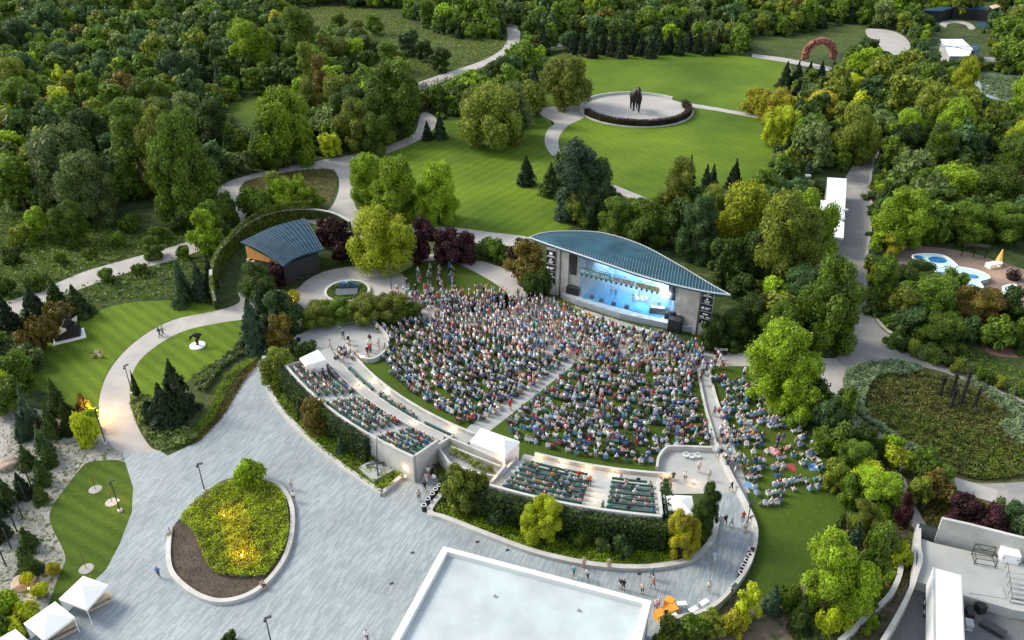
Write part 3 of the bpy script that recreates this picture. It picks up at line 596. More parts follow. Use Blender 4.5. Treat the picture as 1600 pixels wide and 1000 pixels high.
def rel_label(u, v, lms):
    nm, a, b = min(lms, key=lambda q: (q[1]-u)**2 + 2.0*(q[2]-v)**2)
    du, dv = u - a, v - b
    if abs(du) > 1.3 * abs(dv): return ('left of ' if du < 0 else 'right of ') + nm, math.hypot(du, dv), nm
    return ('beyond ' if dv < 0 else 'in front of ') + nm, math.hypot(du, dv), nm
def resolve(items):
    """items: (object, look, relation, distance): writes a label of its own on each"""
    by = {}
    for o, look, rel, d in items: by.setdefault((look, rel), []).append((d, o))
    for (look, rel), L_ in by.items():
        L_.sort(key=lambda q: q[0])
        for k, (d, o) in enumerate(L_):
            o['label'] = f'{look} {rel}' + ('' if len(L_) == 1 else (', closest' if k == 0 else f', {ordinal(k+1)} closest'))

# ------------------------------------------------------------------ people
def skinned(name, V, E, Rd, sub=1):
    me = bpy.data.meshes.new(name); me.from_pydata(V, E, []); o = link(bpy.data.objects.new(name, me))
    md = o.modifiers.new('s', 'SKIN'); sk = me.skin_vertices[0].data
    for i, r in enumerate(Rd): sk[i].radius = (r, r) if not isinstance(r, tuple) else r; sk[i].use_root = (i == 0)
    if sub: o.modifiers.new('b', 'SUBSURF').levels = sub
    bpy.context.view_layer.update()
    m2 = bpy.data.meshes.new_from_object(o.evaluated_get(bpy.context.evaluated_depsgraph_get())); bpy.data.objects.remove(o); m2.name = name
    return m2
def figure(pose):
    """0 pelvis 1 waist 2 chest 3 neck 4 head 5 crown | legs | arms ; faces -Y"""
    pz = {'stand': .95, 'walk': .94, 'arms': .95, 'sit': .50, 'floor': .13, 'carry': .95}[pose]
    sitting = pose in ('sit', 'floor'); lean = -.06 if sitting else 0
    V = [(0, 0, pz), (0, -lean*.2, pz+.22), (0, -.01 - lean, pz+.44), (0, -.01-lean, pz+.56), (0, -.04-lean, pz+.65), (0, -.03-lean, pz+.76)]
    E = [(0,1),(1,2),(2,3),(3,4),(4,5)]; Rd = [(.16,.12),(.14,.10),(.17,.11),.058,.088,.075]; part = ['trou','shirt','shirt','skin','skin','hair']
    for s in (-1, 1):
        i = len(V)
        if pose == 'sit': L_ = [(s*.10, -.03, pz-.01), (s*.12, -.44, pz+.02), (s*.12, -.47, .09), (s*.13, -.60, .04)]
        elif pose == 'floor': L_ = [(s*.10, -.03, pz), (s*.17, -.40, pz+.20), (s*.10, -.62, .10), (s*.10, -.74, .06)]
        elif pose == 'walk': L_ = [(s*.09, 0, pz-.05), (s*.10, -.16*s-.04, .50), (s*.10, -.24*s+.06, .09), (s*.10, -.24*s-.07, .04)]
        else: L_ = [(s*.10, 0, pz-.05), (s*.11, -.02, .49), (s*.12, .01, .09), (s*.13, -.13, .04)]
        V += L_; E += [(0,i),(i,i+1),(i+1,i+2),(i+2,i+3)]; Rd += [.095,.062,.042,.038]
        part += ['trou','trou','shin','shoe']
    for s in (-1, 1):
        i = len(V); z = pz + .44; y = -.01 - lean
        if pose == 'arms': A = [(s*.19, y, z), (s*.30, y-.10, z+.12), (s*.22, y-.18, z+.36), (s*.20, y-.20, z+.46)]
        elif pose in ('sit', 'floor'): A = [(s*.19, y, z), (s*.25, y-.05, z-.27), (s*.17, y-.27, z-.30), (s*.13, y-.35, z-.29)]
        elif pose == 'walk': A = [(s*.19, y, z), (s*.24, y+.12*s, z-.27), (s*.23, y+.16*s-.12, z-.46), (s*.22, y+.18*s-.17, z-.55)]
        elif pose == 'carry': A = [(s*.19, y, z), (s*.25, y, z-.28), (s*.16, y-.22, z-.26), (s*.10, y-.28, z-.24)]
        else: A = [(s*.19, y, z), (s*.25, y+.02, z-.28), (s*.24, y-.06, z-.50), (s*.235, y-.09, z-.60)]
        V += A; E += [(2,i),(i,i+1),(i+1,i+2),(i+2,i+3)]; Rd += [.060,.045,.034,.032]; part += ['shirt','shirt','fore','fore']
    return V, E, Rd, part
SLOT = dict(skin=0, shirt=1, trou=2, hair=3, shoe=4, shin=5, fore=6)
def body_mesh(pose, sub=1):
    V, E, Rd, part = figure(pose); me = skinned('person_' + pose, V, E, Rd, sub)
    VA = np.array(V); seg = [(VA[a], VA[b], part[b]) for a, b in E]
    mi = []
    for p in me.polygons:
        c = np.array(p.center); best = (9, 'skin')
        for a, b, s_ in seg:
            ab = b - a; t = max(0, min(1, (c-a) @ ab / (ab @ ab))); d = np.linalg.norm(c - a - ab*t)
            if d < best[0]: best = (d, s_)
        s_ = best[1]; head = VA[4]
        if np.linalg.norm(c - head) < .20 and c[2] > head[2] - .07: s_ = 'hair' if (c[2] > head[2] + .03 or c[1] > head[1] + .02) else 'skin'
        mi.append(SLOT[s_])
    me.polygons.foreach_set('material_index', mi); me.polygons.foreach_set('use_smooth', [True]*len(mi)); return me
POSES = ['stand', 'walk', 'arms', 'sit', 'floor', 'carry']
BODY = {p: body_mesh(p) for p in POSES}; LOW = {p: body_mesh(p, 0) for p in POSES}
SH = dict(white=(.70,.70,.68), pale_blue=(.34,.48,.62), navy=(.04,.07,.18), black=(.025,.025,.03), grey=(.30,.31,.33), pink=(.68,.36,.38), red=(.50,.03,.03), teal=(.05,.30,.30), purple=(.13,.07,.20), tan=(.42,.32,.20), orange=(.62,.20,.05), blue=(.05,.16,.45), green=(.07,.26,.10), cream=(.60,.54,.40))
TRO = dict(dark=(.03,.03,.035), denim=(.08,.12,.20), khaki=(.32,.26,.17), white=(.6,.6,.57))
SKN = [(.50,.30,.20), (.42,.25,.16), (.20,.11,.07)]; HAIR = [(.02,.015,.012), (.09,.05,.03), (.35,.25,.12), (.38,.37,.35), (.60,.58,.54)]
cm = {}
def cloth(n, c):
    if n not in cm: cm[n] = plain(n, c, .8, .12, 6)
    return cm[n]
MS = {k: cloth(k + '_cloth', c) for k, c in SH.items()}; MT = {k: cloth(k + '_trousers', c) for k, c in TRO.items()}
MK = [cloth(f'skin_{k}', c) for k, c in zip('abc', SKN)]; MH = [cloth(f'hair_{k}', c) for k, c in zip('abcde', HAIR)]; MSHOE = cloth('shoe_leather', (.05, .05, .05))
PAL = list(MS.values()) + list(MT.values()) + MK + MH + [MSHOE]; PI = {m.name: i for i, m in enumerate(PAL)}
SW_ = list(SH); SWT = [11, 6, 7, 9, 5, 4.5, 2.4, 3, 2.5, 3, 1.1, 4, 1.5, 3]
def outfit():
    s_ = random.choices(SW_, SWT)[0]; t_ = random.choice(['dark', 'dark', 'denim', 'khaki', 'khaki', 'white']); sk = random.choices([0, 1, 2], [6, 4, 1])[0]; h = random.choices(range(5), [3, 4, 2, 3, 1.5])[0]
    return s_, t_, sk, h, random.random() < .55
for me in BODY.values():
    mi_ = [p.material_index for p in me.polygons]
    while len(me.materials): me.materials.pop(index=0)
    for k in range(7): me.materials.append(PAL[0])
    me.polygons.foreach_set('material_index', mi_)
PEOPLE = []      # (x, y, z, heading, pose, outfit, extra label)
def face(x, y, tx, ty): return math.atan2(ty - y, tx - x) + math.pi/2
STC = (SL + SR) / 2 + en * 3
def add_person(x, y, z=0.06, pose='stand', head=None, out=None):
    if head is None: head = face(x, y, *STC) + random.uniform(-.35, .35)
    PEOPLE.append((x, y, z, head, pose, out or outfit()))
CHAIRS = []
CHC = dict(white=(.62,.64,.64), blue=(.04,.10,.24), teal=(.09,.26,.28), green=(.06,.14,.08), black=(.03,.03,.035), red=(.30,.04,.04), sky=(.24,.38,.50))
def add_chair(x, y, z, head, c=None): CHAIRS.append((x, y, z, head, c or random.choices(list(CHC), [5, 4, 2.4, 3.5, 8, .6, 1.4])[0]))
STCH = .30       # people on low lawn chairs sit lower than on a bench
# benches
for p, z, a in SEATS: add_person(p[0], p[1], z - .04, 'sit', face(p[0], p[1], *AC) + random.uniform(-.25, .25))
# standing crowd below the stage, then rows of chairs struck from the same centre
dense = np.array([(690,470),(740,455),(800,462),(850,470),(872,482),(960,515),(1030,530),(1098,548),(1100,585),(1088,600),(1010,590),(930,572),(880,560),(830,570),(780,560),(720,530),(690,505)])
dw = np.array([G(u, v) for u, v in dense]); lo, hi = dw.min(0), dw.max(0)
def blocked(x, y):
    u, v = PR(x, y, 0); return False
walkpoly = np.array([PR(*G(u, v), 0) for u, v in [(893,556),(905,566),(762,676),(742,680),(738,664)]])
for x in np.arange(lo[0], hi[0], .74):
    for y in np.arange(lo[1], hi[1], .78):
        q = (x + random.uniform(-.27, .27), y + random.uniform(-.27, .27))
        if inpoly([q], dw)[0] and random.random() < .84: add_person(*q, 0.06, random.choices(['stand', 'walk', 'arms', 'carry'], [5, 1, 1.6, 2])[0])
def seat_row(r, a0, a1, fill, area=None, avoid=(), dens=.78, standf=.1):
    a = a0
    while a < a1:
        da = math.degrees(dens / r); a += da * random.uniform(.85, 1.2); q = POL(r + random.uniform(-.22, .22), a); uv = PR(q[0], q[1], 0)
        if area is not None and not inpoly([uv], area)[0]: continue
        if any(inpoly([uv], z_)[0] for z_ in avoid): continue
        cl = .5 + .5 * math.sin(a * 1.3 + r * 2.3) * math.sin(a * .7 - r * 1.1 + 1)
        if random.random() > fill * (.22 + 1.25 * cl): 
            if random.random() < .10: add_chair(q[0], q[1], .05, face(*q, *AC))
            continue
        hd = face(q[0], q[1], *STC) * .5 + face(q[0], q[1], *AC) * .5 + random.uniform(-.3, .3)
        k = random.random()
        if k < standf: add_person(*q, .05, random.choice(['stand', 'arms', 'walk', 'carry']), hd)
        elif k < .86: add_chair(q[0], q[1], .05, hd); add_person(q[0], q[1], .05 - .04, 'sit', hd)
        else: add_person(*q, .05, 'floor', hd)
lawnL = np.array([(590,512),(640,500),(690,500),(740,535),(800,560),(870,564),(890,562),(820,618),(748,664),(726,666),(660,630),(612,588),(588,560),(610,535)])
lawnR = np.array([(905,568),(1000,588),(1085,600),(1092,640),(1112,700),(1044,702),(1026,718),(1020,728),(900,716),(815,694),(780,672)])
for r in np.arange(30.6, 53.6, 1.12):
    seat_row(r, 200, 243, .96 if r < 47 else .9, lawnL, dens=.58, standf=.16 if r < 44 else .09); seat_row(r, 236, 275, .96 if r < 44 else .85, lawnR, dens=.60, standf=.16 if r < 40 else .08)
small = np.array([(640,425),(700,414),(740,432),(785,462),(790,478),(720,480),(690,478),(650,450)])
for r in np.arange(34, 56, 1.9): seat_row(r, 168, 205, .75, small, dens=.8)
right_ = np.array([(1115,590),(1165,590),(1235,660),(1270,690),(1285,740),(1282,770),(1230,790),(1180,800),(1168,750),(1140,690),(1120,640)])
NCH = len(CHAIRS)
for r in np.arange(28.5, 62, 1.45): seat_row(r, 268, 302, .86 if r < 47 else .62, right_, dens=.62)
CHAIRS[NCH:] = [c[:4] + (random.choice(['white', 'white', 'white', 'sky', 'blue', 'teal']),) for c in CHAIRS[NCH:]]
# the aisle and forecourt
for u, v, n_ in ((660,470,26),(690,480,30),(640,462,10),(740,484,22),(1100,600,4),(1110,570,9),(1130,690,10),(1145,720,12),(1160,740,8),(540,560,14),(575,545,4),(700,495,14)):
    for _ in range(n_):
        p = G(u + random.gauss(0, 14), v + random.gauss(0, 6)); add_person(p[0], p[1], .05, random.choice(['stand', 'walk', 'carry']), random.uniform(0, 6.28))
def P1(u, v, pose, head_uv, s_, t_='dark', sk=0, h=0, bare=True, z=0.05):
    p = G(u, v, z); q = G(head_uv[0], head_uv[1], z); add_person(p[0], p[1], z, pose, face(p[0], p[1], q[0], q[1]), (s_, t_, sk, h, bare))
P1(249,902,'walk',(246,990),'blue','dark',1,0); P1(250,526,'walk',(300,500),'black','denim',0,0,False); P1(255,524,'walk',(300,500),'grey','denim',0,2)
P1(152,553,'floor',(158,540),'white','khaki',0,2); P1(145,559,'floor',(150,550),'tan','khaki'); P1(158,558,'floor',(150,550),'pink','white',0,0); P1(456,764,'walk',(456,720),'cream','khaki',0,2); P1(460,783,'walk',(459,720),'white','dark')
P1(267,838,'sit',(240,860),'grey','khaki',1,1,True,.0); P1(411,919,'sit',(430,930),'tan','dark',0,0,True,.0); P1(574,1002,'walk',(574,1100),'white','dark'); P1(655,783,'stand',(660,700),'tan','dark'); P1(664,768,'walk',(660,700),'black','dark',0,0); P1(670,745,'walk',(690,690),'white','khaki'); P1(680,738,'walk',(690,690),'black','dark',0,1); P1(667,755,'walk',(650,800),'pink','white'); P1(679,757,'stand',(650,800),'white','denim')
for u, v, po, s_, t_ in [(1132,821,'walk','black','dark'),(1142,824,'walk','pale_blue','khaki'),(1160,815,'carry','red','dark'),(1163,832,'walk','white','khaki'),(1115,880,'walk','pale_blue','white'),(1107,925,'walk','white','khaki'),(896,902,'walk','teal','dark'),(918,906,'walk','white','dark'),(912,888,'stand','pink','khaki'),(951,890,'stand','tan','khaki'),(974,922,'carry','black','dark'),(969,921,'stand','black','white'),(1018,904,'walk','teal','dark'),(1020,920,'walk','orange','denim'),(1003,928,'stand','cream','green'),(1028,952,'stand','white','dark'),(1039,968,'stand','black','dark'),(1024,955,'stand','pink','denim'),(1142,768,'walk','black','dark'),(1051,752,'stand','black','dark'),(1070,752,'stand','white','dark'),(1091,738,'stand','cream','khaki'),(1107,750,'stand','cream','khaki'),(1130,722,'stand','white','khaki'),(1143,730,'walk','cream','khaki'),(941,800,'walk','green','green'),(904,752,'stand','red','khaki'),(913,760,'stand','white','dark'),(921,760,'stand','orange','dark'),(1115,650,'walk','dark','dark'),(797,640,'walk','red','red'),(575,556,'walk','black','denim'),(537,530,'walk','navy','denim'),(545,538,'walk','black','dark'),(590,520,'stand','tan','tan'),(577,546,'walk','white','khaki'),(1162,590,'stand','white','dark'),(1222,650,'walk','teal','dark'),(1236,648,'walk','black','dark'),(1192,860,'stand','black','dark'),(1205,858,'stand','white','white'),(1173,815,'sit','black','dark'),(1174,870,'stand','black','dark'),(1242,905,'stand','pink','dark')]:
    zz = {941: 2.6, 904: 1.6, 913: 1.6, 921: 1.6}.get(u, .05)
    if u in (1192, 1205, 1242): continue
    P1(u, v, po, (u + random.uniform(-40, 40), v + random.choice([-30, 40])), s_ if s_ in SH else 'grey', t_ if t_ in TRO else 'dark', random.choice([0, 0, 1]), random.choice(range(5)), True, zz)
PEOPLE.sort(key=lambda q: q[1]); CHAIRS.sort(key=lambda q: q[1])
# people on the stage
M_ = Matrix.Translation(stage.location) @ Matrix.Rotation(srz, 4, 'Z'); PERF = []
for x, y, s_ in ((SW/2 + .5, 3, 'black'), (SW/2 - 2.4, 2.6, 'navy'), (SW/2 + 2.6, 3.2, 'white'), (SW/2 + 1, 4.4, 'red'), (SW/2 + 5.1, 2.3, 'black'), (SW/2 - 3.6, 3.6, 'grey')):
    p = M_ @ Vector((x, y, ST + .06)); PERF.append((p.x, p.y, p.z, srz, 'carry', (s_, 'dark', 0, random.randrange(5), False)))
NP_ = 294; it = []
words_t = dict(dark='dark', denim='denim', khaki='khaki', white='white')
def place_person(q, group='people in the audience'):
    x, y, z, h, pose, (s_, t_, sk, hr, bare) = q
    o = link(bpy.data.objects.new('person', BODY[pose])); o.location = (x, y, z); k = random.uniform(.93, 1.07); o.scale = (k, k, k); o.rotation_euler = (0, 0, h)
    ms = [MK[sk], MS[s_], MT[t_], MH[hr], MSHOE, MK[sk] if bare else MT[t_], MK[sk]]
    for i, m in enumerate(ms): o.material_slots[i].link = 'OBJECT'; o.material_slots[i].material = m
    tag(o, None, 'person', group)
    u, v = PR(x, y, z); rel, d, lm = rel_label(u, v, LM_P)
    act = {'sit': 'seated', 'floor': 'on the ground', 'walk': 'walking', 'stand': 'standing', 'arms': 'arms raised', 'carry': 'hands together'}[pose]
    it.append((o, f'person, {s_.replace("_", " ")} top, {t_} ' + ('shorts' if bare else 'trousers') + f', {act},', rel, d))
for q in PEOPLE[:NP_]: place_person(q)
for q in PERF: place_person(q, 'performers on the stage')
resolve(it)
# everyone farther off: one crowd
Vs, Qs, Ms, off = [], [], [], 0; lowd = {}
for p, me in LOW.items():
    v = np.empty(len(me.vertices)*3); me.vertices.foreach_get('co', v); v = v.reshape(-1, 3); q = np.array([list(f.vertices) if len(f.vertices) == 4 else list(f.vertices)[:3] + [f.vertices[2]] for f in me.polygons if len(f.vertices) in (3, 4)])
    m_ = np.array([f.material_index for f in me.polygons if len(f.vertices) in (3, 4)]); tri = np.r_[q[:, [0,1,2]], q[:, [0,2,3]]]; mm = np.r_[m_, m_]; ok = (tri[:, 0] != tri[:, 1]) & (tri[:, 1] != tri[:, 2]) & (tri[:, 0] != tri[:, 2]); lowd[p] = (v, tri[ok], mm[ok])
for x, y, z, h, pose, (s_, t_, sk, hr, bare) in PEOPLE[NP_:]:
    v, t3, m3 = lowd[pose]; c, s2 = math.cos(h), math.sin(h); k = random.uniform(.93, 1.07)
    Vs.append(np.c_[(v[:, 0]*c - v[:, 1]*s2)*k + x, (v[:, 0]*s2 + v[:, 1]*c)*k + y, v[:, 2]*k + z]); Qs.append(t3 + off); off += len(v)
    lut = np.array([PI[m.name] for m in (MK[sk], MS[s_], MT[t_], MH[hr], MSHOE, MK[sk] if bare else MT[t_], MK[sk])]); Ms.append(lut[m3])
o = link(bpy.data.objects.new('crowd', fastmesh('crowd', np.vstack(Vs), np.vstack(Qs), PAL, np.concatenate(Ms)))); tag(o, 'dense standing and seated crowd filling the lawn below the stage', 'crowd', kind='stuff')
print('people', len(PEOPLE))
# lawn chairs: seat, back, arms and legs of one folding chair
def chair_mb():
    m = MB(); m.box((0, 0, .36), (.54, .50, .05)); m.box((0, .25, .55), (.52, .05, .38), rx=.22)
    for s_ in (-1, 1):
        m.box((s_*.28, .02, .56), (.05, .52, .035)); m.cyl((s_*.27, -.24, 0), (s_*.27, -.20, .56), .02, n=5); m.cyl((s_*.27, .30, 0), (s_*.27, .16, .40), .02, n=5)
    return m
cmats = {k: plain(k + '_chair_fabric', c, .7, .08, 5) for k, c in CHC.items()}
CM = chair_mb().mesh('lawn_chair', [cmats['white']]); NC = 298; it = []
for x, y, z, h, c in CHAIRS[:NC]:
    o = link(bpy.data.objects.new('lawn_chair', CM)); o.location = (x, y, z); o.rotation_euler = (0, 0, h); o.material_slots[0].link = 'OBJECT'; o.material_slots[0].material = cmats[c]
    tag(o, None, 'chair', 'folding chairs on the lawns'); u, v = PR(x, y, z); rel, d, _ = rel_label(u, v, LM_P); it.append((o, f'low {c.replace("sky", "sky blue")} folding lawn chair', rel, d))
resolve(it)
v0 = np.vstack(CM_v) if (CM_v := chair_mb().v) else None; q0 = np.array([f for f in chair_mb().f if len(f) == 4]); Vs, Qs, Ms, off = [], [], [], 0
for x, y, z, h, c in CHAIRS[NC:]:
    cc, s2 = math.cos(h), math.sin(h); Vs.append(np.c_[v0[:, 0]*cc - v0[:, 1]*s2 + x, v0[:, 0]*s2 + v0[:, 1]*cc + y, v0[:, 2] + z]); Qs.append(q0 + off); off += len(v0); Ms.append(np.full(len(q0), list(CHC).index(c)))
if Vs:
    o = link(bpy.data.objects.new('far_lawn_chairs', fastmesh('far_lawn_chairs', np.vstack(Vs), np.vstack(Qs), list(cmats.values()), np.concatenate(Ms)))); tag(o, 'mass of mixed folding chairs among the crowd nearer the stage', 'chairs', kind='stuff')
it = []; BLC = dict(white=(.6,.6,.58), striped_blue=(.12,.25,.5), red=(.26,.05,.05), pale_green=(.28,.46,.36), orange=(.35,.17,.07), navy=(.03,.05,.15), pink=(.6,.3,.33), teal=(.06,.32,.34))
for k in range(30):
    z_, lo_, hi_ = [(lawnL, 36, 53), (lawnR, 34, 53), (right_, 32, 58)][k % 3]
    for _ in range(40):
        q = POL(random.uniform(lo_, hi_), random.uniform(205, 300)); uv = PR(q[0], q[1], 0)
        if inpoly([uv], z_)[0]: break
    else: continue
    nm = random.choice(list(BLC)); w_, d_ = random.uniform(1.1, 1.7), random.uniform(.9, 1.4); m = MB(); P_ = [(x, y) for x, y in ((-w_/2,-d_/2),(0,-d_/2*1.06),(w_/2,-d_/2),(w_/2*1.04,0),(w_/2,d_/2),(0,d_/2*.95),(-w_/2,d_/2),(-w_/2*.96,0))]; m.prism(P_, 0, [.02,.05,.02,.04,.03,.05,.02,.03])
    o = m.obj('picnic_blanket', cloth('blanket_' + nm, BLC[nm]), loc=(q[0], q[1], .03)); o.rotation_euler = (0, 0, random.uniform(0, 3)); tag(o, None, 'blanket', 'picnic blankets on the lawns'); rel, d, _ = rel_label(*uv, LM_P); it.append((o, f'{nm.replace("_", " ")} picnic blanket spread on the grass', rel, d))
resolve(it)
print('chairs', len(CHAIRS))


# ------------------------------------------------------------------ ground-cover planting
def cover(name, label, px, z0, h, size, per, mat, lump=.5, up=.5, smooth=True, elong=1.0):
    P = np.asarray(px, float); P = spline(P, True, 4) if smooth else P; W = np.array([G(u, v, z0) for u, v in P]); lo, hi = W.min(0), W.max(0)
    n = int(per * np.prod(hi - lo)); q = lo + rng.random((n, 2)) * (hi - lo); q = q[inpoly(q, W)]
    lm = .5 + .5 * np.sin(q[:, 0] * 1.9 + 1.3 * np.sin(q[:, 1] * 1.3)) * np.sin(q[:, 1] * 2.1 + 1.7 * np.sin(q[:, 0] * .9)); zz = z0 + h * (1 - lump + lump * lm) * rng.uniform(.25, 1.05, len(q))
    nor = rng.normal(0, 1 - up, (len(q), 3)) + [0, 0, 1]; V, Q = quads(np.c_[q, zz], nor, size, .5, elong)
    o = link(bpy.data.objects.new(name, fastmesh(name, V, Q, [LEAF[mat] if isinstance(mat, str) else mat]))); return tag(o, label, 'planting', kind='stuff')
SOILG = ground_mat('green_bed_soil', (.035, .055, .016), (.06, .085, .022), (.09, .08, .04), big=.3, fine=2, bump=.8, micro=.5)
def curb(name, label, px, wd=.42, h=.5, closed=True, mat=CONCW, smooth=True): return wallobj(name, label, px, wd, 0, h, mat, closed, 'planter wall', smooth)
TD = [(267,830),(264,870),(270,898),(290,920),(316,936),(346,943),(382,936),(412,918),(438,888),(452,858),(458,822),(455,790),(440,765),(418,752),(388,745),(350,750),(318,772),(290,800)]
sheet('planter_soil', TD, .25, MULCH, prot=False)
curb('planter_wall', 'pale concrete kerb wall round the teardrop planter in the plaza', TD[:14], .5, .5, False)
G1 = [(282,812),(300,790),(330,768),(360,752),(395,750),(425,758),(446,780),(452,820),(448,850),(432,878),(412,900),(370,902),(340,898),(322,880),(310,850),(296,826)]
cover('ground_cover', 'bright green leafy ground cover in the teardrop planter', G1, .25, .75, .18, 120, 'bright')
cover('ground_cover', 'loose yellow-green tufts through the teardrop planter', G1, .4, .75, .18, 50, 'lime', elong=1.5)
cover('ground_cover', 'yellow grasses glowing in the middle of the teardrop planter', [(345,800),(370,790),(390,810),(395,850),(410,880),(380,895),(360,870),(350,840)], .3, .98, .18, 120, 'gold', elong=1.6)
cover('ground_cover', 'dark sparse plants on the mulch of the teardrop planter', [(272,840),(300,850),(322,900),(360,915),(410,905),(390,930),(340,935),(290,912)], .25, .25, .16, 10, 'rust')
B2 = [(414,566),(418,598),(432,632),(462,668),(500,703),(540,735),(597,775),(642,738),(655,728),(600,690),(520,636),(458,588),(440,556)]
sheet('planting_bed_soil', B2, .05, SOILG, smooth=False, prot=False)
curb('planter_wall', 'long curved pale kerb wall below the left seating terrace', [(413,560),(417,598),(432,632),(462,668),(500,703),(540,735),(597,774)], .6, .5, False)
curb('planter_wall', 'short straight pale kerb wall beside the entrance with the tripod sculpture', [(597,774),(640,737)], .5, .5, False, smooth=False)
cover('ground_cover', 'green leafy planting below the left seating terrace', B2, .1, .7, .22, 90, 'bright', smooth=False)
cover('ground_cover', 'darker bushy planting along the foot of the left terrace hedge', [(445,590),(470,590),(530,645),(590,692),(620,712),(600,735),(540,705),(480,650)], .2, 1.1, .3, 40, 'mid', smooth=False)
B3 = [(672,803),(700,814),(760,838),(830,864),(900,881),(960,889),(1020,889),(1070,880),(1100,862),(1116,835),(1119,805),(1108,778),(1036,806),(900,798),(760,768),(690,730)]
sheet('planting_bed_soil', B3, .05, SOILG, smooth=False, prot=False)
curb('planter_wall', 'long pale kerb wall sweeping round the bed below the right terrace hedge', [(690,775),(672,803),(700,814),(760,838),(830,864),(900,881),(960,889),(1020,889),(1070,880),(1100,862),(1116,835),(1120,805)], .6, .5, False)
cover('ground_cover', 'dark green ground cover in the bed below the right terrace hedge', B3, .1, .35, .2, 70, 'bright', smooth=False)
cover('ground_cover', 'bright low grass strip along the kerb of the right terrace bed', [(690,805),(760,830),(850,862),(960,882),(1050,876),(1090,855),(1040,860),(950,862),(850,845),(760,812)], .1, .3, .2, 40, 'bright')
cover('ground_cover', 'pale green shrubs filling the white planter between the terraces', [(702,712),(745,735),(776,744),(770,736),(740,722),(706,700)], 1.2, 1.1, .3, 60, 'olive', smooth=False)
B4 = [(208,632),(250,629),(300,592),(342,566),(376,536),(392,516),(414,552),(398,572),(382,592),(360,630),(345,655),(312,688),(262,708),(240,700),(218,670)]
sheet('planting_bed_soil', B4, .042, SOILG, smooth=False, prot=False)
cover('ornamental_grass', 'pale ornamental grass band beside the striped lawn', [(300,594),(342,568),(376,536),(388,518),(400,536),(372,560),(350,575),(330,600),(318,614)], .1, 1.0, .34, 60, 'grey', elong=2)
cover('ground_cover', 'bright green low hedge along the plaza edge left of the terrace', [(405,560),(412,556),(385,576),(365,596),(350,625),(330,660),(300,690),(286,690),(322,650),(335,620),(352,590),(378,568)], .1, .5, .22, 90, 'bright')
cover('ground_cover', 'dark brownish groundcover edging the blue paved plaza', [(413,562),(386,592),(362,630),(345,655),(312,690),(300,692),(330,662),(350,628),(366,598),(388,576)], .05, .35, .2, 80, 'rust')
cover('ornamental_grass', 'straw-coloured grasses round the broad evergreens by the path', [(205,630),(235,622),(250,650),(290,672),(310,684),(262,704),(240,697),(218,668)], .05, .8, .3, 50, 'grey', elong=2)
cover('ornamental_grass', 'blue-green ornamental grass rimming the brown oval mound', [(1318,592),(1345,574),(1400,570),(1440,578),(1420,588),(1372,592),(1352,620),(1352,650),(1400,686),(1440,712),(1400,694),(1330,640)], .05, 1.3, .26, 110, 'pale_grass', elong=2.6)
cover('ornamental_grass', 'pale green ornamental grass at the far end of the brown oval mound', [(1505,592),(1560,620),(1600,640),(1640,690),(1600,700),(1560,670),(1580,655),(1540,620)], .05, 1.2, .26, 110, 'pale_grass', elong=2.6)
LEAF['meadow'] = leaf_mat('meadow_plants_brown', (.085, .092, .032), var=.6)
cover('meadow_plants', 'brown-green meadow plants covering the oval mound', [(1352,600),(1400,585),(1470,590),(1540,625),(1570,660),(1600,690),(1640,730),(1560,750),(1500,744),(1440,712),(1380,672),(1350,640)], .05, .7, .26, 55, 'meadow', elong=1.6)
cover('meadow_plants', 'darker green meadow plants on the near half of the oval mound', [(1350,630),(1400,640),(1470,660),(1560,690),(1620,730),(1560,750),(1500,744),(1440,712),(1380,672)], .05, .75, .26, 30, 'mid', elong=1.6)
cover('meadow_plants', 'rough meadow plants in the left unmown meadow', meadow_left, .02, .7, .45, 6, 'mid')
cover('meadow_plants', 'rough meadow plants between the left path and the lit lawn', [(-30,520),(60,478),(130,450),(205,426),(285,404),(330,400),(334,470),(300,470),(200,470),(130,488),(70,500),(0,560)], .02, .9, .45, 6, 'mid')
cover('meadow_plants', 'low wild plants on the small brown island between the paths', [(378,290),(400,278),(470,266),(515,264),(527,275),(522,300),(508,322),(470,322),(430,312),(392,304)], .05, .4, .3, 9, 'rust')
cover('meadow_plants', 'wild flowers and grasses in the upper meadow', [(460,20),(520,12),(600,20),(650,40),(705,62),(780,64),(790,74),(745,98),(690,110),(650,124),(600,85),(500,52)], .02, .7, .6, 1.6, 'olive')
cover('meadow_plants', 'bushy wild growth beside the upper road', [(652,138),(700,122),(760,108),(795,98),(800,130),(780,150),(740,160),(700,160),(680,150)], .02, 1.2, .5, 5, 'mid')
cover('ground_cover', 'scattered silvery plants on the sandy bed at the lower left', [(-20,660),(60,650),(130,700),(150,722),(100,765),(78,800),(82,825),(100,870),(88,900),(40,980),(-40,990)], .05, .4, .22, 7, 'grey')
cover('ground_cover', 'mixed shrubs and plants on the slope right of the sloping lawn', [(1280,610),(1322,640),(1400,712),(1412,760),(1425,830),(1420,900),(1385,950),(1350,1000),(1250,1010),(1270,900),(1318,850),(1328,795),(1315,730)], .05, .7, .28, 26, 'mid')
cover('ground_cover', 'brownish shrubs between the service road and the dock wall', [(1425,760),(1470,760),(1540,790),(1600,830),(1640,860),(1600,862),(1540,848),(1460,832),(1440,800)], .05, .9, .3, 22, 'rust')
cover('ground_cover', 'planting strip along the right side of the kerbed road', [(1372,500),(1422,536),(1502,574),(1640,634),(1640,600),(1540,560),(1450,520),(1400,490)], .05, .8, .35, 12, 'mid')
cover('ground_cover', 'dark planting around the oval garden terrace and the barn', [(440,430),(470,440),(505,420),(550,412),(600,420),(560,404),(520,408),(480,412)], .05, 1.0, .32, 45, 'mid')
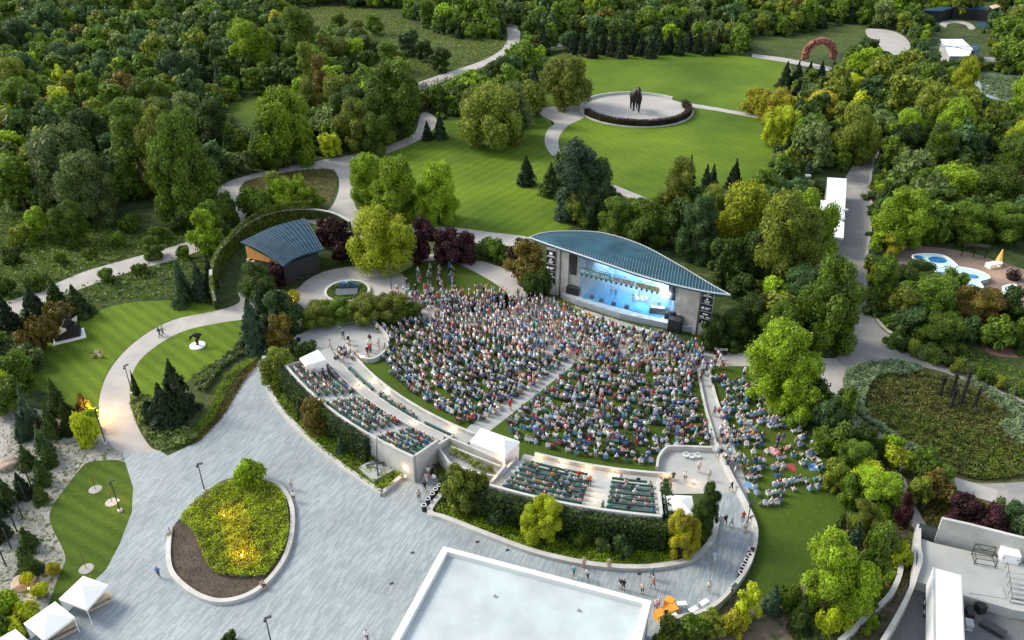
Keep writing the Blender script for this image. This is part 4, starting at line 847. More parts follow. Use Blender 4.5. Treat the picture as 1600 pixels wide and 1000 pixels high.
cover('ground_cover', 'shrub strip along the front of the stage', [(872,478),(900,498),(960,522),(1040,542),(1085,548),(1085,541),(1040,534),(960,512),(905,490),(880,474)], .05, 1.15, .28, 75, 'olive')
cover('ground_cover', 'dark shrubs under the trees beside the stage', [(1100,545),(1180,548),(1240,552),(1300,556),(1318,540),(1300,520),(1240,510),(1130,505),(1110,520)], .05, 1.0, .35, 14, 'dark')

for k, (u, v) in enumerate([(645,864),(746,847),(793,860),(999,897),(612,912)]):
    p = G(u, v); tag(MB().box((0, 0, 0), (.42, .3, .02), .41).obj('drain_cover', STEEL, loc=(p[0], p[1], .045)), ['dark square drain cover in the open plaza', 'dark drain cover beside the kerb wall'][(3 <= k <= 5)] , 'drain cover', 'drain covers in the paving')
# ------------------------------------------------------------------ the pale flat-roofed building in front
def yawed(deg): a = R_(deg); return np.array([math.cos(a), math.sin(a)])
A_ = G(692, 851, 5.0); B_ = G(1020, 937, 5.0); e1 = (B_ - A_) / np.linalg.norm(B_ - A_); e2 = np.array([e1[1], -e1[0]]); LB = np.linalg.norm(B_ - A_); DB = 26
t = thing('flat_roofed_building', 'building with huge pale flat roof and raised white parapet beside the paver walkway', 'building', (A_[0], A_[1], 0), math.atan2(e1[1], e1[0]))
ROOFW = paver_mat('pale_roof_membrane', (.37, .43, .44), (.385, .445, .455), -19, 9.0, 2.1, .35, (.40, .455, .46), .03); PARA = plain('white_parapet', (.55, .575, .555), .7, .05, .4)
MB().box((LB/2, -DB/2, 2.1), (LB - .3, DB - .3, 4.2)).obj('wall', CONCW, t)
MB().box((LB/2, -DB/2, 4.3), (LB - 1.3, DB - 1.3, .2)).obj('roof', ROOFW, t)
m_ = MB(); m_.sweep([(.45, -.45), (LB - .45, -.45), (LB - .45, -DB + .45), (.45, -DB + .45)], .9, 4.22, 5.0, closed=True); m_.obj('parapet', PARA, t)
for x, y in ((7, -4), (15, -3), (12.5, -8)): MB().lathe((x, y, 4.4), [(.14, 0), (.14, .25), (.05, .3)], 8).obj('roof_vent', CONCD, t)
# ------------------------------------------------------------------ tents
def tent(label, corners, ze, zp, cat='tent', wall=(), group=None, legs=True):
    W = [G(u, v, ze) for u, v in corners]; c = np.mean(W, 0); t = thing('canopy_tent', label, cat, (c[0], c[1], 0), 0, group); L_ = [w_ - c for w_ in W]
    V = [(x, y, ze) for x, y in L_]; nseg = []; m = MB()
    if abs(np.linalg.norm(L_[0]-L_[1]) - np.linalg.norm(L_[1]-L_[2])) < 2.0: m.add(V + [(0, 0, zp)], [(0,1,4),(1,2,4),(2,3,4),(3,0,4)])
    else:
        a, b = ((0,1,2,3) if np.linalg.norm(L_[0]-L_[1]) < np.linalg.norm(L_[1]-L_[2]) else (1,2,3,0)), 0
        p = [(np.array(L_[i]) + L_[j]) / 2 * .55 for i, j in ((a[0], a[1]), (a[2], a[3]))]
        m.add([V[i] for i in a] + [(p[0][0], p[0][1], zp), (p[1][0], p[1][1], zp)], [(0,1,4),(1,2,5,4),(2,3,5),(3,0,4,5)])
    m.sweep(L_, .04, ze - .28, ze, closed=True); m.obj('canopy', CANVAS, t)
    for x, y in L_: MB().cyl((x*.97, y*.97, 0), (x*.97, y*.97, ze), .035, n=6).obj('leg', WHITE, t)
    for i in wall:
        a, b = L_[i], L_[(i+1) % 4]; MB().sweep([a*.96, b*.96], .03, .05, ze - .3).obj('side_wall', CANVAS, t)
    return t
tent('white pop-up tent with a picnic table beside it, uppermost of the corner tents', [(92,936),(130,900),(169,914),(135,952)], 2.2, 3.2, group='picnic tents', wall=(0,))
tent('white pop-up tent in the middle of the three corner tents', [(37,974),(86,940),(116,964),(68,1000)], 2.2, 3.2, group='picnic tents', wall=(0,))
tent('white pop-up tent cut by the photo corner, lowest of the three corner tents', [(-30,1012),(24,983),(52,1008),(8,1050)], 2.2, 3.2, group='picnic tents')
tent('big white tent with side windows between the two seating terraces', [(734,690),(752,669),(812,690),(789,712)], 3.0, 3.9, wall=(1, 2, 3))
tent('small white tent beside the tall dark shrub at the right terrace end', [(1036,773),(1081,775),(1086,806),(1040,802)], 2.7, 3.5, wall=(3,))
tent('small white tent on the upper left corner of the left terrace', [(468,560),(497,546),(509,562),(477,571)], 4.3, 5.2, wall=(0, 2))
def picnic(u, v, rz, label):
    p = G(u, v); t = thing('picnic_table', label, 'table', (p[0], p[1], .03), rz, 'picnic tables by the tents')
    MB().box((0, 0, .75), (2.6, .75, .06)).obj('table_top', PALEWOOD, t)
    for s_ in (-1, 1): MB().box((0, .62 * s_, .45), (2.6, .28, .05)).obj('seat', PALEWOOD, t)
    for s_ in (-1, 1): m = MB(); m.box((s_, 0, .36), (.08, 1.3, .06)); m.box((s_, .22, .36), (.07, .07, .72), rx=.4); m.box((s_, -.22, .36), (.07, .07, .72), rx=-.4); m.obj('leg', STEEL, t)
picnic(154, 946, R_(39), 'pale wooden picnic table beside the uppermost white corner tent'); picnic(99, 992, R_(39), 'pale wooden picnic table beside the middle white corner tent')
# ------------------------------------------------------------------ the barn
t = thing('barn', 'barn with curved blue metal roof and orange timber gable behind the ivy wall', 'barn', tuple(G(440, 420)) + (0,)); inv = Matrix.Translation(-t.location)
def PT(mb, nm, m, par=t): o = mb.obj(nm, m); o.parent = par; o.matrix_parent_inverse = inv if par is t else Matrix.Identity(4); return o
top = spline([(376,378),(400,366),(430,353),(475,341)], False, 6); bot = spline([(443,416),(455,407),(475,398),(505,390)], False, 6)
nb_ = min(len(top), len(bot)); V = []; K = 6
for i in range(nb_):
    a = np.array([*G(*top[i], 6.2), 6.2]); b = np.array([*G(*bot[i], 4.6), 4.6])
    for k in range(K): f_ = k/(K-1); V.append(a*(1-f_) + b*f_ + np.array([0, 0, .5*math.sin(math.pi*f_)]))
V = np.array(V); fc = [(i*K+k, i*K+k+1, (i+1)*K+k+1, (i+1)*K+k) for i in range(nb_-1) for k in range(K-1)]; V2 = V - [0, 0, .3]; M0 = nb_*K
fc += [tuple(x + M0 for x in q[::-1]) for q in fc]
for i in range(nb_-1): fc += [(i*K, (i+1)*K, (i+1)*K+M0, i*K+M0), (i*K+K-1, i*K+K-1+M0, (i+1)*K+K-1+M0, (i+1)*K+K-1)]
for k in range(K-1): fc += [(k, k+M0, k+1+M0, k+1), ((nb_-1)*K+k, (nb_-1)*K+k+1, (nb_-1)*K+k+1+M0, (nb_-1)*K+k+M0)]
rf = PT(MB().add(np.r_[V, V2], fc), 'roof', plain('blue_metal_roof', (.012, .040, .070), .7, .4, .8, spec=.1))
m_ = MB()
for q in np.linspace(0, nb_-1.001, 22):
    i = int(q); g = q - i
    for k in range(K-1):
        a = V[i*K+k]*(1-g) + V[(i+1)*K+k]*g; b = V[i*K+k+1]*(1-g) + V[(i+1)*K+k+1]*g; m_.cyl(a + [0, 0, .03], b + [0, 0, .03], .05, n=4)
o = m_.obj('roof_seam', plain('barn_seam_metal', (.030,.070,.10), .6, .2, 1)); o.parent = rf
a, b, c, d = G(380,382,6), G(441,413,4.4), G(500,391,4.4), G(470,346,6)
cx_ = (a + b + c + d) / 4; sh = lambda p, k=.93: cx_ + (p - cx_) * k
PT(MB().prism([sh(a), sh(b), sh(c), sh(d)], 0, [5.4, 3.9, 3.9, 5.4]), 'wall', plain('dark_barn_boards', (.022, .021, .022), .7, .3, 2))
m_ = MB(); m_.add([(*sh(a, .96), 3.4), (*sh(b, .96), 4.1), (*sh(b, .96), 4.25), (*sh(a, .96), 5.8)], [(0, 1, 2, 3)]); m_.add([(*(sh(a, .945)), 3.4), (*(sh(b, .945)), 4.1), (*(sh(b, .945)), 4.25), (*(sh(a, .945)), 5.8)], [(3, 2, 1, 0)])
PT(m_, 'gable_panel', WOOD); m_ = MB(); p = sh(a, .97); m_.box((p[0]+.3, p[1]-.3, 1.7), (.5, .4, 3.4), .6); m_.box((p[0]+1.3, p[1]-1.0, 1.7), (.5, .4, 3.4), .6); PT(m_, 'post', PALEWOOD)
# ------------------------------------------------------------------ round and oval features
def wc(u, v): p = G(u, v); return (p[0], p[1], 0)
def disc(r, n=48, sx=1, sy=1): return [(r*sx*math.cos(k*2*math.pi/n), r*sy*math.sin(k*2*math.pi/n)) for k in range(n)]
sF = F / depth(543, 457); rF = 35.5 / sF
t = thing('garden_pool', 'oval raised pool with pale stone rim, plants and a dark slab by the barn', 'pool', wc(543, 458))
MB().sweep(disc(rF - .2), .45, 0, .55, closed=True).obj('rim', CONCW, t); MB().prism(disc(rF - .4), 0, .30).obj('soil', SOILG, t)
MB().box((0, -.5, .45), (3.6, 2.2, .3), .1).obj('slab', plain('slate', (.09, .10, .115), .4), t)
m_ = MB(); m_.box((-1.0, 1.3, .85), (1.2, .5, .9), .2, ry=.3); m_.box((.1, 1.4, 1.0), (.7, .6, 1.3), .5, ry=-.4); m_.box((1.2, 1.3, .8), (1.0, .4, .8), -.2, ry=.3); m_.obj('sculpture', plain('blue_glass', (.10, .20, .32), .15, .4, 3, metal=.4), t)
pos = np.array([(math.cos(a)*r, math.sin(a)*r, .3 + random.random()*.5) for a, r in ((random.uniform(0, 6.28), random.uniform(2.2, rF-.6)) for _ in range(1500))]); V, Q = quads(pos, np.tile([0, 0, 1.], (len(pos), 1)), .22)
o = link(bpy.data.objects.new('planting', fastmesh('planting', V, Q, [LEAF['mid']]))); o.parent = t
cH = np.array(wc(993, 172)[:2]); rH = 87 / (F / depth(993, 172))
sheet('statue_court', [tuple(cH + np.array(q)) for q in disc(rH)], .045, GRAVEL, False, world=True); pc = np.array([PR(cH[0]+x, cH[1]+y, 0) for x, y in disc(rH)]); OPEN.append(pc); PROT.append(pc)
t = thing('court_wall', 'low curved concrete wall around the statue court', 'wall', (cH[0], cH[1], 0)); MB().sweep([(rH*math.cos(a), rH*math.sin(a)) for a in np.linspace(R_(40), R_(185), 40)], .4, 0, .8).obj('wall', CONCW, t)
MB().sweep([(rH*math.cos(a), rH*math.sin(a)) for a in np.linspace(R_(190), R_(380), 50)], .6, 0, .3).obj('edging', CONCW, t)
hedge('hedge', 'dark brown clipped hedge curving round the near side of the statue court', [(cH[0] + (rH-.9)*math.cos(a), cH[1] + (rH-.9)*math.sin(a)) for a in np.linspace(R_(196), R_(375), 50)], 1.3, 1.7, leaf_mat('brown_hedge', (.050, .024, .020)), 26, .3)
# horse statue: skinned body on four legs, head lowered and turned
HV = [(0,1.9,4.6),(0,.6,4.5),(0,-1.0,4.6),(0,-1.9,5.0),(0,-2.6,6.0),(0,-3.1,6.7),(0,-3.7,6.3),(0,-4.3,5.6)]; HE = [(k,k+1) for k in range(7)]; HR = [1.0,1.0,1.02,.9,.62,.5,.42,.26]
for x, y0, kz in ((.62,1.9,0),(-.62,1.9,0),(.6,-1.5,0),(-.6,-1.5,1)):
    i = len(HV); rear = y0 > 0
    L_ = [(x,y0,3.9),(x,y0+(-.35 if rear else 0),2.5),(x,y0+(.35 if rear else .05),1.5),(x,y0+.2,.35),(x,y0-.1,.12)] if not kz else [(x,y0,3.9),(x,y0-.5,2.8),(x,y0-.35,1.7),(x,y0-.6,.9),(x,y0-.85,.7)]
    HV += L_; HE += [((0 if rear else 2), i)] + [(i+k, i+k+1) for k in range(4)]; HR += [.55,.36,.24,.17,.22]
i = len(HV); HV += [(0,2.8,4.8),(.1,3.3,3.9),(.1,3.4,2.8)]; HE += [(0,i),(i,i+1),(i+1,i+2)]; HR += [.25,.24,.14]
i = len(HV); HV += [(.18,-2.95,7.35),(-.18,-2.95,7.35)]; HE += [(5,i),(5,i+1)]; HR += [.10,.10]
hm = skinned('horse_body', HV, HE, HR, 2); hm.materials.append(BRONZE)
o = link(bpy.data.objects.new('horse_statue', hm)); p = G(992, 174); o.location = (p[0], p[1], .05); o.rotation_euler = (0, 0, R_(2)); o.scale = (1.3, 1.05, 1.03); tag(o, 'giant dark bronze horse statue striding on the pale round court', 'statue')
# red stone arch
m_ = MB(); n_ = 26; arch_c = G(1277, 103)
for k in range(n_):
    a = -.25 + (math.pi + .5) * k / (n_ - 1)
    for j in range(3): m_.box((math.cos(a) * (4.5 + (j-1)*.6) , random.uniform(-.5, .5), 3.4 + math.sin(a) * (4.5 + (j-1)*.6)*.95), (random.uniform(.6,1.0), random.uniform(1.0,1.7), random.uniform(.4,.95)), random.uniform(-.5, .5), rx=random.uniform(-.4, .4), ry=-a + random.uniform(-.5, .5))
o = m_.obj('stone_arch', plain('red_sandstone', (.22, .085, .060), .9, .35, 1.5, bump=.4), loc=(arch_c[0], arch_c[1], .1)); tag(o, 'rough ring-shaped arch of reddish stones beyond the path', 'arch sculpture')
# black angular sculpture, round-pad bronze, tripod, totems
t = thing('sculpture', 'black angular steel sculpture on a white slab in the striped lawn', 'sculpture', wc(108, 527), R_(30)); MB().box((0, 0, .12), (4.6, 3.0, .24)).obj('base', WHITE, t)
m_ = MB(); m_.prism([(-2.0,-.9),(1.6,-1.0),(1.9,.9),(-1.6,1.1)], .24, [.9,2.4,2.9,1.2]); m_.cyl((.6,0,2.2), (1.4,.3,4.3), .28, .1, 6); m_.cyl((.9,.1,3.2), (-.3,.3,4.4), .16, .06, 5); m_.box((.4,-.3,2.4), (1.6,.2,1.4), .4, ry=.7); m_.obj('figure', BLACK, t)
rB = 12 / (F / depth(309, 540)); t = thing('sculpture', 'dark bronze arched figure on a round white pad in the inner lawn', 'sculpture', wc(309, 541), .3); MB().lathe((0,0,0), [(rB, 0), (rB, .22), (rB-.1, .26)], 32).obj('base', WHITE, t)
sm2 = skinned('bronze_figure', [(0,0,1.7),(.5,0,2.3),(.2,0,3.0),(-.5,0,3.2),(-1.0,0,2.6),(-1.2,0,1.7),(.1,0,.9),(0,.1,.3),(-.3,.1,.26),(.9,.1,3.1),(1.2,.1,2.6)], [(0,1),(1,2),(2,3),(3,4),(4,5),(0,6),(6,7),(7,8),(2,9),(9,10)], [.40,.48,.48,.42,.30,.16,.36,.30,.26,.30,.20], 2); sm2.materials.append(BRONZE); o = link(bpy.data.objects.new('figure', sm2)); o.parent = t; o.scale = (.72, .72, .62); o.location.z = .1
t = thing('sculpture', 'steel tripod sculpture with a tall leaning mast on a pale square plinth', 'sculpture', wc(590, 737), R_(42)); MB().box((0, 0, .3), (3.3, 3.3, .6)).obj('base', CONC, t)
m_ = MB()
for a in (0, 2.1, 4.2): m_.cyl((1.5*math.cos(a), 1.5*math.sin(a), .62), (0, 0, 1.3), .10, .08, 6)
m_.cyl((0, 0, 1.2), (.9, .8, 4.6), .09, .03, 6); m_.obj('tripod', STEEL, t)
for k, (u, v, h_, w_) in enumerate([(1467,622,2.4,'leftmost'),(1485,621,2.6,'behind the shortest one'),(1500,633,4.4,'tallest'),(1485,639,2.0,'lowest in the picture'),(1521,640,2.3,'nearest the pale grasses')]):
    t = thing('totem', f'rough black wooden totem standing in the oval mound, {w_} of five', 'totem', wc(u, v), k, 'five dark totems'); MB().cyl((0,0,0), (0,0,h_), .27, .20, 7).obj('trunk', BLACK, t)
    m_ = MB(); m_.box((0,0,h_+.5), (.3,.3,1.0)); m_.box((0,0,h_+.9), (1.3,.14,.14), .5, ry=.3); m_.box((0,.1,h_+1.2), (.9,.12,.12), -.6, ry=-.4); m_.cyl((0,0,h_+1), (.2,0,h_+1.7), .1, .03, 5); m_.obj('figure', BRONZE, t)
# ------------------------------------------------------------------ lamps, posts, bins
def lamp_post(u, v, h_, label, lit=0):
    t = thing('lamp_post', label, 'lamp post', wc(u, v), random.random()); m = MB(); m.lathe((0,0,0), [(.28, 0), (.28, .25), (.09, .3)], 10); m.obj('base', CONCW, t); MB().cyl((0,0,.25), (0,0,h_), .075, .05, 8).obj('pole', STEEL, t)
    MB().box((.2, 0, h_+.02), (.7, .26, .10)).obj('lamp_head', STEEL, t); MB().box((-.15, 0, h_-.3), (.2, .16, .2)).obj('bracket', STEEL, t)
for a in [(188,799,4.6,'dark lamp post in the small dark lawn beside the plaza'),(320,768,4.2,'dark lamp post at the upper edge of the teardrop planter'),(165,693,5.4,'tall dark lamp post by the orange-lit path junction'),(207,615,4.6,'slim dark lamp post between the curved path and the inner lawn'),
          (1134,976,5.4,'dark lamp post in the shrubs outside the paver walkway wall'),(612,455,5.0,'dark lamp post between the garden pool and the small lawn'),(425,1010,4.0,'dark lamp post at the very bottom of the plaza'),(1165,830,4.2,'slim lamp post on the walkway wall near the bins'),(1396,772,4.0,'slim dark lamp post beside the path to the dock')]: lamp_post(*a)
for k, (u, v) in enumerate([(10,885),(18,858),(27,831),(35,808),(42,785),(50,763)]):
    t = thing('marker_post', 'slim dark post in the sandy bed, ' + ['nearest the bottom of the row','second from the bottom','third from the bottom','third from the top','second from the top','topmost of the row'][k], 'post', wc(u, v), 0, 'row of dark posts'); MB().cyl((0,0,0), (0,0,3.0), .08, .08, 8).obj('pole', STEEL, t); MB().lathe((0,0,3.0), [(.1,0),(.1,.1),(.02,.14)], 8).obj('cap', BLACK, t)
def bins(L_, where, ring=True):
    for k, (u, v) in enumerate(L_):
        t = thing('waste_bin', f'black bin {where}, {["nearest", "second", "third", "fourth", "farthest"][k if k < 4 else 4]} of its row', 'bin', wc(u, v), 0, 'round bins ' + where); MB().lathe((0,0,0), [(.27, 0), (.30, .85), (.24, .9)], 14).obj('body', BLACK, t)
        if ring: MB().sweep(disc(.25, 16), .06, .88, .94, closed=True).obj('lid', WHITE, t)
bins([(663,798),(669,788),(676,780),(681,773),(687,767)], 'by the hedge corner at the entrance'); bins([(1156,903),(1160,893),(1165,884),(1170,876),(1172,868)], 'against the curved walkway wall'); bins([(437,549),(445,545),(453,541),(461,537),(467,533)], 'beside the left terrace tent'); bins([(1118,553),(1126,554),(1133,554)], 'on the concrete beside the stage')
# furniture by the walkway wall
t = thing('serving_table', 'orange-covered stall tables at the corner of the pale-roofed building', 'table', wc(1040, 962), R_(25)); MB().box((0,0,.45), (2.4,.9,.9)).obj('cloth', plain('orange_cloth', (.72,.28,.03), .7), t); MB().box((1.0,.9,.45), (.8,.9,.9), .6).obj('side_table', plain('orange_cloth2', (.72,.28,.03), .7), t)
for k, (u, v, rz, lb) in enumerate([(1049,968,.4,'small white table in front of the orange stall'),(1064,950,.1,'white folding table standing alone in the walkway'),(1082,959,.55,'white table against the curved wall, farther from the lamp'),(1099,948,.6,'white table against the curved wall, nearer the lamp')]):
    t = thing('folding_table', lb, 'table', wc(u, v), rz, 'white folding tables'); MB().box((0,0,.72), (1.0,.5,.04)).obj('table_top', WHITE, t)
    for x in (-.44, .44): m = MB(); m.cyl((x,-.2,0), (x,-.2,.7), .02, n=5); m.cyl((x,.2,0), (x,.2,.7), .02, n=5); m.cyl((x,-.2,.25), (x,.2,.25), .015, n=5); m.obj('leg', STEEL, t)
for k, (u, v) in enumerate([(1071,715),(1080,717),(1089,716)]):
    t = thing('white_chair', 'white folding chair on the viewing pad, ' + ['left one of three', 'middle one of three', 'right one of three'][k], 'chair', wc(u, v), 0, 'white chairs on the viewing pad'); chair_mb().obj('seat', cmats['white'], t)
# warm wall lights of the terraces and gardens
for k, (u, v, z) in enumerate([(585,594,.6),(605,610,.6),(560,599,1.5),(706,672,.6),(647,658,1.3),(700,701,.8),(840,718,.6),(879,727,.6),(917,735,.6),(959,743,.6),(1042,751,.5),(1085,752,.5),(564,558,.7),(613,694,3.2),(505,603,2.6)]):
    p = G(u, v, z); d_ = AC - p; d_ /= np.linalg.norm(d_); q = p - d_ * .0
    t = thing('wall_light', 'small warm light on the low terrace wall', 'light', (q[0], q[1], z), 0, 'small warm lights on the terraces'); MB().lathe((0,0,0), [(.09,0),(.10,.08),(.03,.14)], 8).obj('bulb', GLOW, t); lamp('POINT', (0, 0, .3), 24, (1, .60, .30), .08, 'glow', par=t)
for u, v, z, e, lb in [(932,783,3.0,22,'warm step light in the lit aisle of the right terrace, lower one'),(930,772,2.4,22,'warm step light in the lit aisle of the right terrace, upper one'),(774,752,3.2,30,'warm step light behind the planter box, beside the top benches'),(786,729,1.6,26,'warm light at the foot of the big tent wall'),(152,648,.9,620,'strong orange ground light in the shrubs by the path junction'),(185,782,.4,60,'orange ground light in the dark lawn beside the lamp post'),(378,868,.9,110,'orange ground light in the grasses of the teardrop planter'),(350,806,.9,60,'faint orange ground light in the upper part of the teardrop planter'),(455,478,.6,90,'warm ground light under the golden shrub by the barn'),(1560,416,1.5,120,'warm lamp in the children play area'),(1115,70,1.5,160,'warm lamp under the trees beyond the statue lawn'),(45,920,.5,40,'warm ground light among the shrubs near the corner tents'),(633,745,.5,30,'warm low light at the paved entrance between the terraces')]:
    p = G(u, v, z); t = thing('ground_light', lb, 'light', (p[0], p[1], z)); MB().lathe((0,0,0), [(.09,0),(.10,.1),(.03,.16)], 8).obj('bulb', GLOW, t); lamp('POINT', (0, 0, 1.3), e * .9, (1, .55, .22), .12, 'glow', par=t)
# ------------------------------------------------------------------ loading dock and trailer
DZ = 1.2
def Wp(L_, z): return [G(u, v, z) for u, v in L_]
t = thing('loading_dock', 'pale concrete loading dock platform with a steel plate, behind the white trailer', 'loading dock', tuple(G(1500, 870)) + (0,)); inv = Matrix.Translation(-t.location)
PT(MB().prism(Wp([(1430,838),(1458,848),(1640,890),(1640,962),(1583,953),(1427,907)], DZ), 0, DZ), 'platform', CONC, t)
sheet('yard_asphalt', [(1380,1010),(1425,905),(1590,950),(1640,960),(1700,1180),(1300,1180)], .046, ground_mat('yard_asphalt', (.11,.115,.12), (.15,.155,.16), big=.2, fine=5, bump=.2, micro=.25), False)
PT(MB().box((*G(1540, 922, DZ), DZ + .04), (3.4, 1.6, .06), R_(-12)), 'dock_plate', CONCD, t)
m_ = MB(); m_.sweep(Wp([(1430,838),(1427,907)], DZ), .25, 0, DZ + .4); PT(m_, 'side_wall', CONCW, t)
wallobj('retaining_wall', 'tall pale concrete wall behind the loading dock, below the purple shrubs', [(1457,851),(1500,861),(1560,877),(1660,902)], .35, 0, 4.0, CONCW, sm=False)
wallobj('retaining_wall', 'curved white concrete wall at the edge of the trailer yard', [(1430,838),(1429,870),(1432,890),(1425,915),(1412,950),(1385,1000),(1360,1040)], .45, 0, 1.8)
wallobj('garden_wall', 'curved pale stone wall beside the bark path and young trees', [(1405,884),(1403,905),(1390,935),(1368,958),(1345,978),(1310,1010)], .5, 0, .9)
sheet('bark_path', [(1380,884),(1402,886),(1400,906),(1386,934),(1362,956),(1330,985),(1290,1010),(1300,990),(1345,955),(1372,920)], .05, ground_mat('bark_chips', (.20,.13,.09), (.30,.20,.14), big=.4, fine=5, micro=.3), prot=False)
pa, pb = G(1430, 843), G(1458, 851); t = thing('mesh_gate', 'grey mesh gate between the path and the loading dock', 'gate', (pa[0], pa[1], 0), math.atan2(*(pb-pa)[::-1])); Lg = float(np.linalg.norm(pb-pa)); m_ = MB()
for k in range(14): m_.cyl((Lg*k/13, 0, 0), (Lg*k/13, 0, 2.4), .025, n=4)
m_.obj('bars', STEEL, t); m_ = MB(); m_.cyl((0,0,2.4), (Lg,0,2.4), .05, n=5); m_.cyl((0,0,.1), (Lg,0,.1), .05, n=5); m_.cyl((0,0,0),(0,0,2.5),.06,n=5); m_.cyl((Lg,0,0),(Lg,0,2.5),.06,n=5); m_.obj('frame', STEEL, t); MB().box((Lg/2,0,1.2),(Lg,.02,2.2)).obj('mesh_panel', plain('grey_mesh', (.12,.13,.135), .7), t)
pT = G(1458, 886, 4.0); t = thing('semi_trailer', 'long white box trailer backed up to the loading dock', 'trailer', (pT[0], pT[1], .05), R_(-23.3)); TLn = 14.6
MB().box((1.3, -TLn/2, 2.55), (2.6, TLn, 2.8)).obj('box', plain('trailer_white', (.74,.76,.77), .4, .04, .5), t); m_ = MB(); m_.sweep([(.06,-.06),(2.54,-.06),(2.54,-TLn+.06),(.06,-TLn+.06)], .12, 3.96, 4.04, closed=True); m_.obj('roof_rail', CONCD, t)
MB().box((1.3, -TLn/2, .98), (1.0, TLn-1, .3)).obj('chassis', STEEL, t); MB().box((1.3, .06, 2.5), (2.5, .08, 2.6)).obj('door', CONCD, t)
for y in (-1.6, -2.9):
    for x in (.2, 2.4): w_ = MB().cyl((x-.18, y, .5), (x+.18, y, .5), .5, n=16).obj('tyre', BLACK, t); MB().cyl((x-.2, y, .5), (x+.2, y, .5), .22, n=10).obj('rim', WHITE, w_)
p = G(1587, 920, DZ + .3); t = thing('metal_stair', 'grey steel stair with railings rising from the loading dock', 'stair', (p[0], p[1], DZ), R_(-14))
for k in range(7): MB().box((0, -1.6 + k*.5, .15 + k*.17), (1.7, .30, .05)).obj('step', CONCD, t)
for x in (-.9, .9):
    m_ = MB(); m_.cyl((x,-1.8,1.0), (x,1.6,2.2), .03, n=5)
    for k in range(5): y = -1.8 + k*.85; m_.cyl((x, y, .05 + k*.3), (x, y, 1.0 + k*.3), .025, n=5)
    m_.obj('railing', STEEL, t)
def crate(nm, lb, cat, u, v, z, dim, m, rz=0, parts=()):
    p = G(u, v, z); t = thing(nm, lb, cat, (p[0], p[1], z), rz); MB().box((0, 0, dim[2]/2), dim).obj('body', m, t); MB().box((0, 0, dim[2] + .03), (dim[0]*1.04, dim[1]*1.04, .06)).obj('lid', m, t)
    for x in (-.4, .4): MB().box((x*dim[0], -dim[1]/2 - .03, dim[2]*.6), (.16, .05, .08)).obj('handle', STEEL, t)
crate('utility_cabinet', 'white square utility cabinet against the dock wall', 'cabinet', 1574, 872, DZ, (1.7, 1.5, 1.1), WHITE, -.25)
crate('flight_case', 'long dark equipment case lying diagonally in the trailer yard', 'case', 1550, 985, .05, (.9, 2.2, .5), STEEL, .75)
crate('flight_case', 'pair of black wheeled cases beside the trailer', 'case', 1513, 962, .05, (.6, 1.4, .8), BLACK, -.3)
crate('equipment_cart', 'small black cart standing in the yard below the dock plate', 'cart', 1530, 955, .05, (.8, .8, .9), BLACK, .2)
crate('equipment_cart', 'small white and black cart tight beside the trailer side', 'cart', 1512, 980, .05, (.7, .9, .7), CONCD, -.3)
p = G(1536, 877, DZ); t = thing('equipment_rack', 'dark steel frame rack standing open on the loading dock', 'rack', (p[0], p[1], DZ), -.25)
for z in (.2, .9): m_ = MB(); [m_.cyl(a_, b_, .04, n=5) for a_, b_ in (((-1,-.7,z),(1,-.7,z)),((1,-.7,z),(1,.7,z)),((1,.7,z),(-1,.7,z)),((-1,.7,z),(-1,-.7,z)))]; m_.obj('rail', STEEL, t)
for x in (-1, 1):
    for y in (-.7, .7): MB().cyl((x,y,0), (x,y,1.6 if y > 0 else .9), .045, n=5).obj('post', STEEL, t)
m_ = MB(); m_.cyl((-1,.7,1.6),(1,.7,1.6),.045,n=5); m_.cyl((-1,.7,1.6),(0,.7,.9),.035,n=5); m_.cyl((1,.7,1.6),(0,.7,.9),.035,n=5); m_.obj('brace', STEEL, t)
t = thing('white_chair', 'white plastic chair alone on the loading dock by the stair', 'chair', tuple(G(1588, 880, DZ)) + (DZ,), .4); chair_mb().obj('seat', cmats['white'], t)
# ------------------------------------------------------------------ the other buildings
def slab(name, label, cat, px, z, wall_h, rm, wm, over=.4, fas=.35):
    W = np.array(Wp(px, z)); c = W.mean(0); t = thing(name, label, cat, (c[0], c[1], 0)); L_ = W - c
    MB().prism(L_ * .93, 0, z - fas).obj('wall', wm, t); MB().prism(L_, z - fas + .003, z, bottom=True).obj('roof', rm, t); return t, L_
RW = plain('white_roof', (.62,.66,.66), .6, .08, .5)
t, L_ = slab('pavilion', 'long narrow white flat-roofed pavilion beside the grey road', 'pavilion', [(1293,277),(1323,279),(1318,372),(1289,368)], 4.0, 0, RW, CONCD)
for k, (x, y) in enumerate(((-.1, .25), (.1, -.05), (-.15, -.12))): MB().box((x*8, y*60, 4.2), (1.0, .8, .4), .3*k).obj('roof_vent', CONCD, t)
slab('annex', 'small white flat roof sticking out behind the long pavilion', 'pavilion', [(1275,312),(1291,313),(1289,335),(1277,333)], 3.2, 0, RW, CONCD)
t, L_ = slab('garden_building', 'white glass-roofed building with a grey porch roof among the far trees', 'building', [(1470,61),(1504,61),(1520,76),(1514,88),(1484,87),(1478,74)], 5.0, 0, RW, CONCD)
for a_, b_ in (((-.8,.1),(.8,.1)), ((-.5,.8),(.4,-.8))): m_ = MB(); m_.sweep([np.array([a_[0]*8, a_[1]*6]), np.array([b_[0]*8, b_[1]*6])], .3, 5.0, 5.15); m_.obj('skylight', plain('blue_skylight', (.06,.14,.2), .2), t)
slab('porch', 'grey blue sloping roof attached to the white garden building', 'porch', [(1516,72),(1524,67),(1533,74),(1523,81)], 4.4, 0, ROOFB, CONCD)
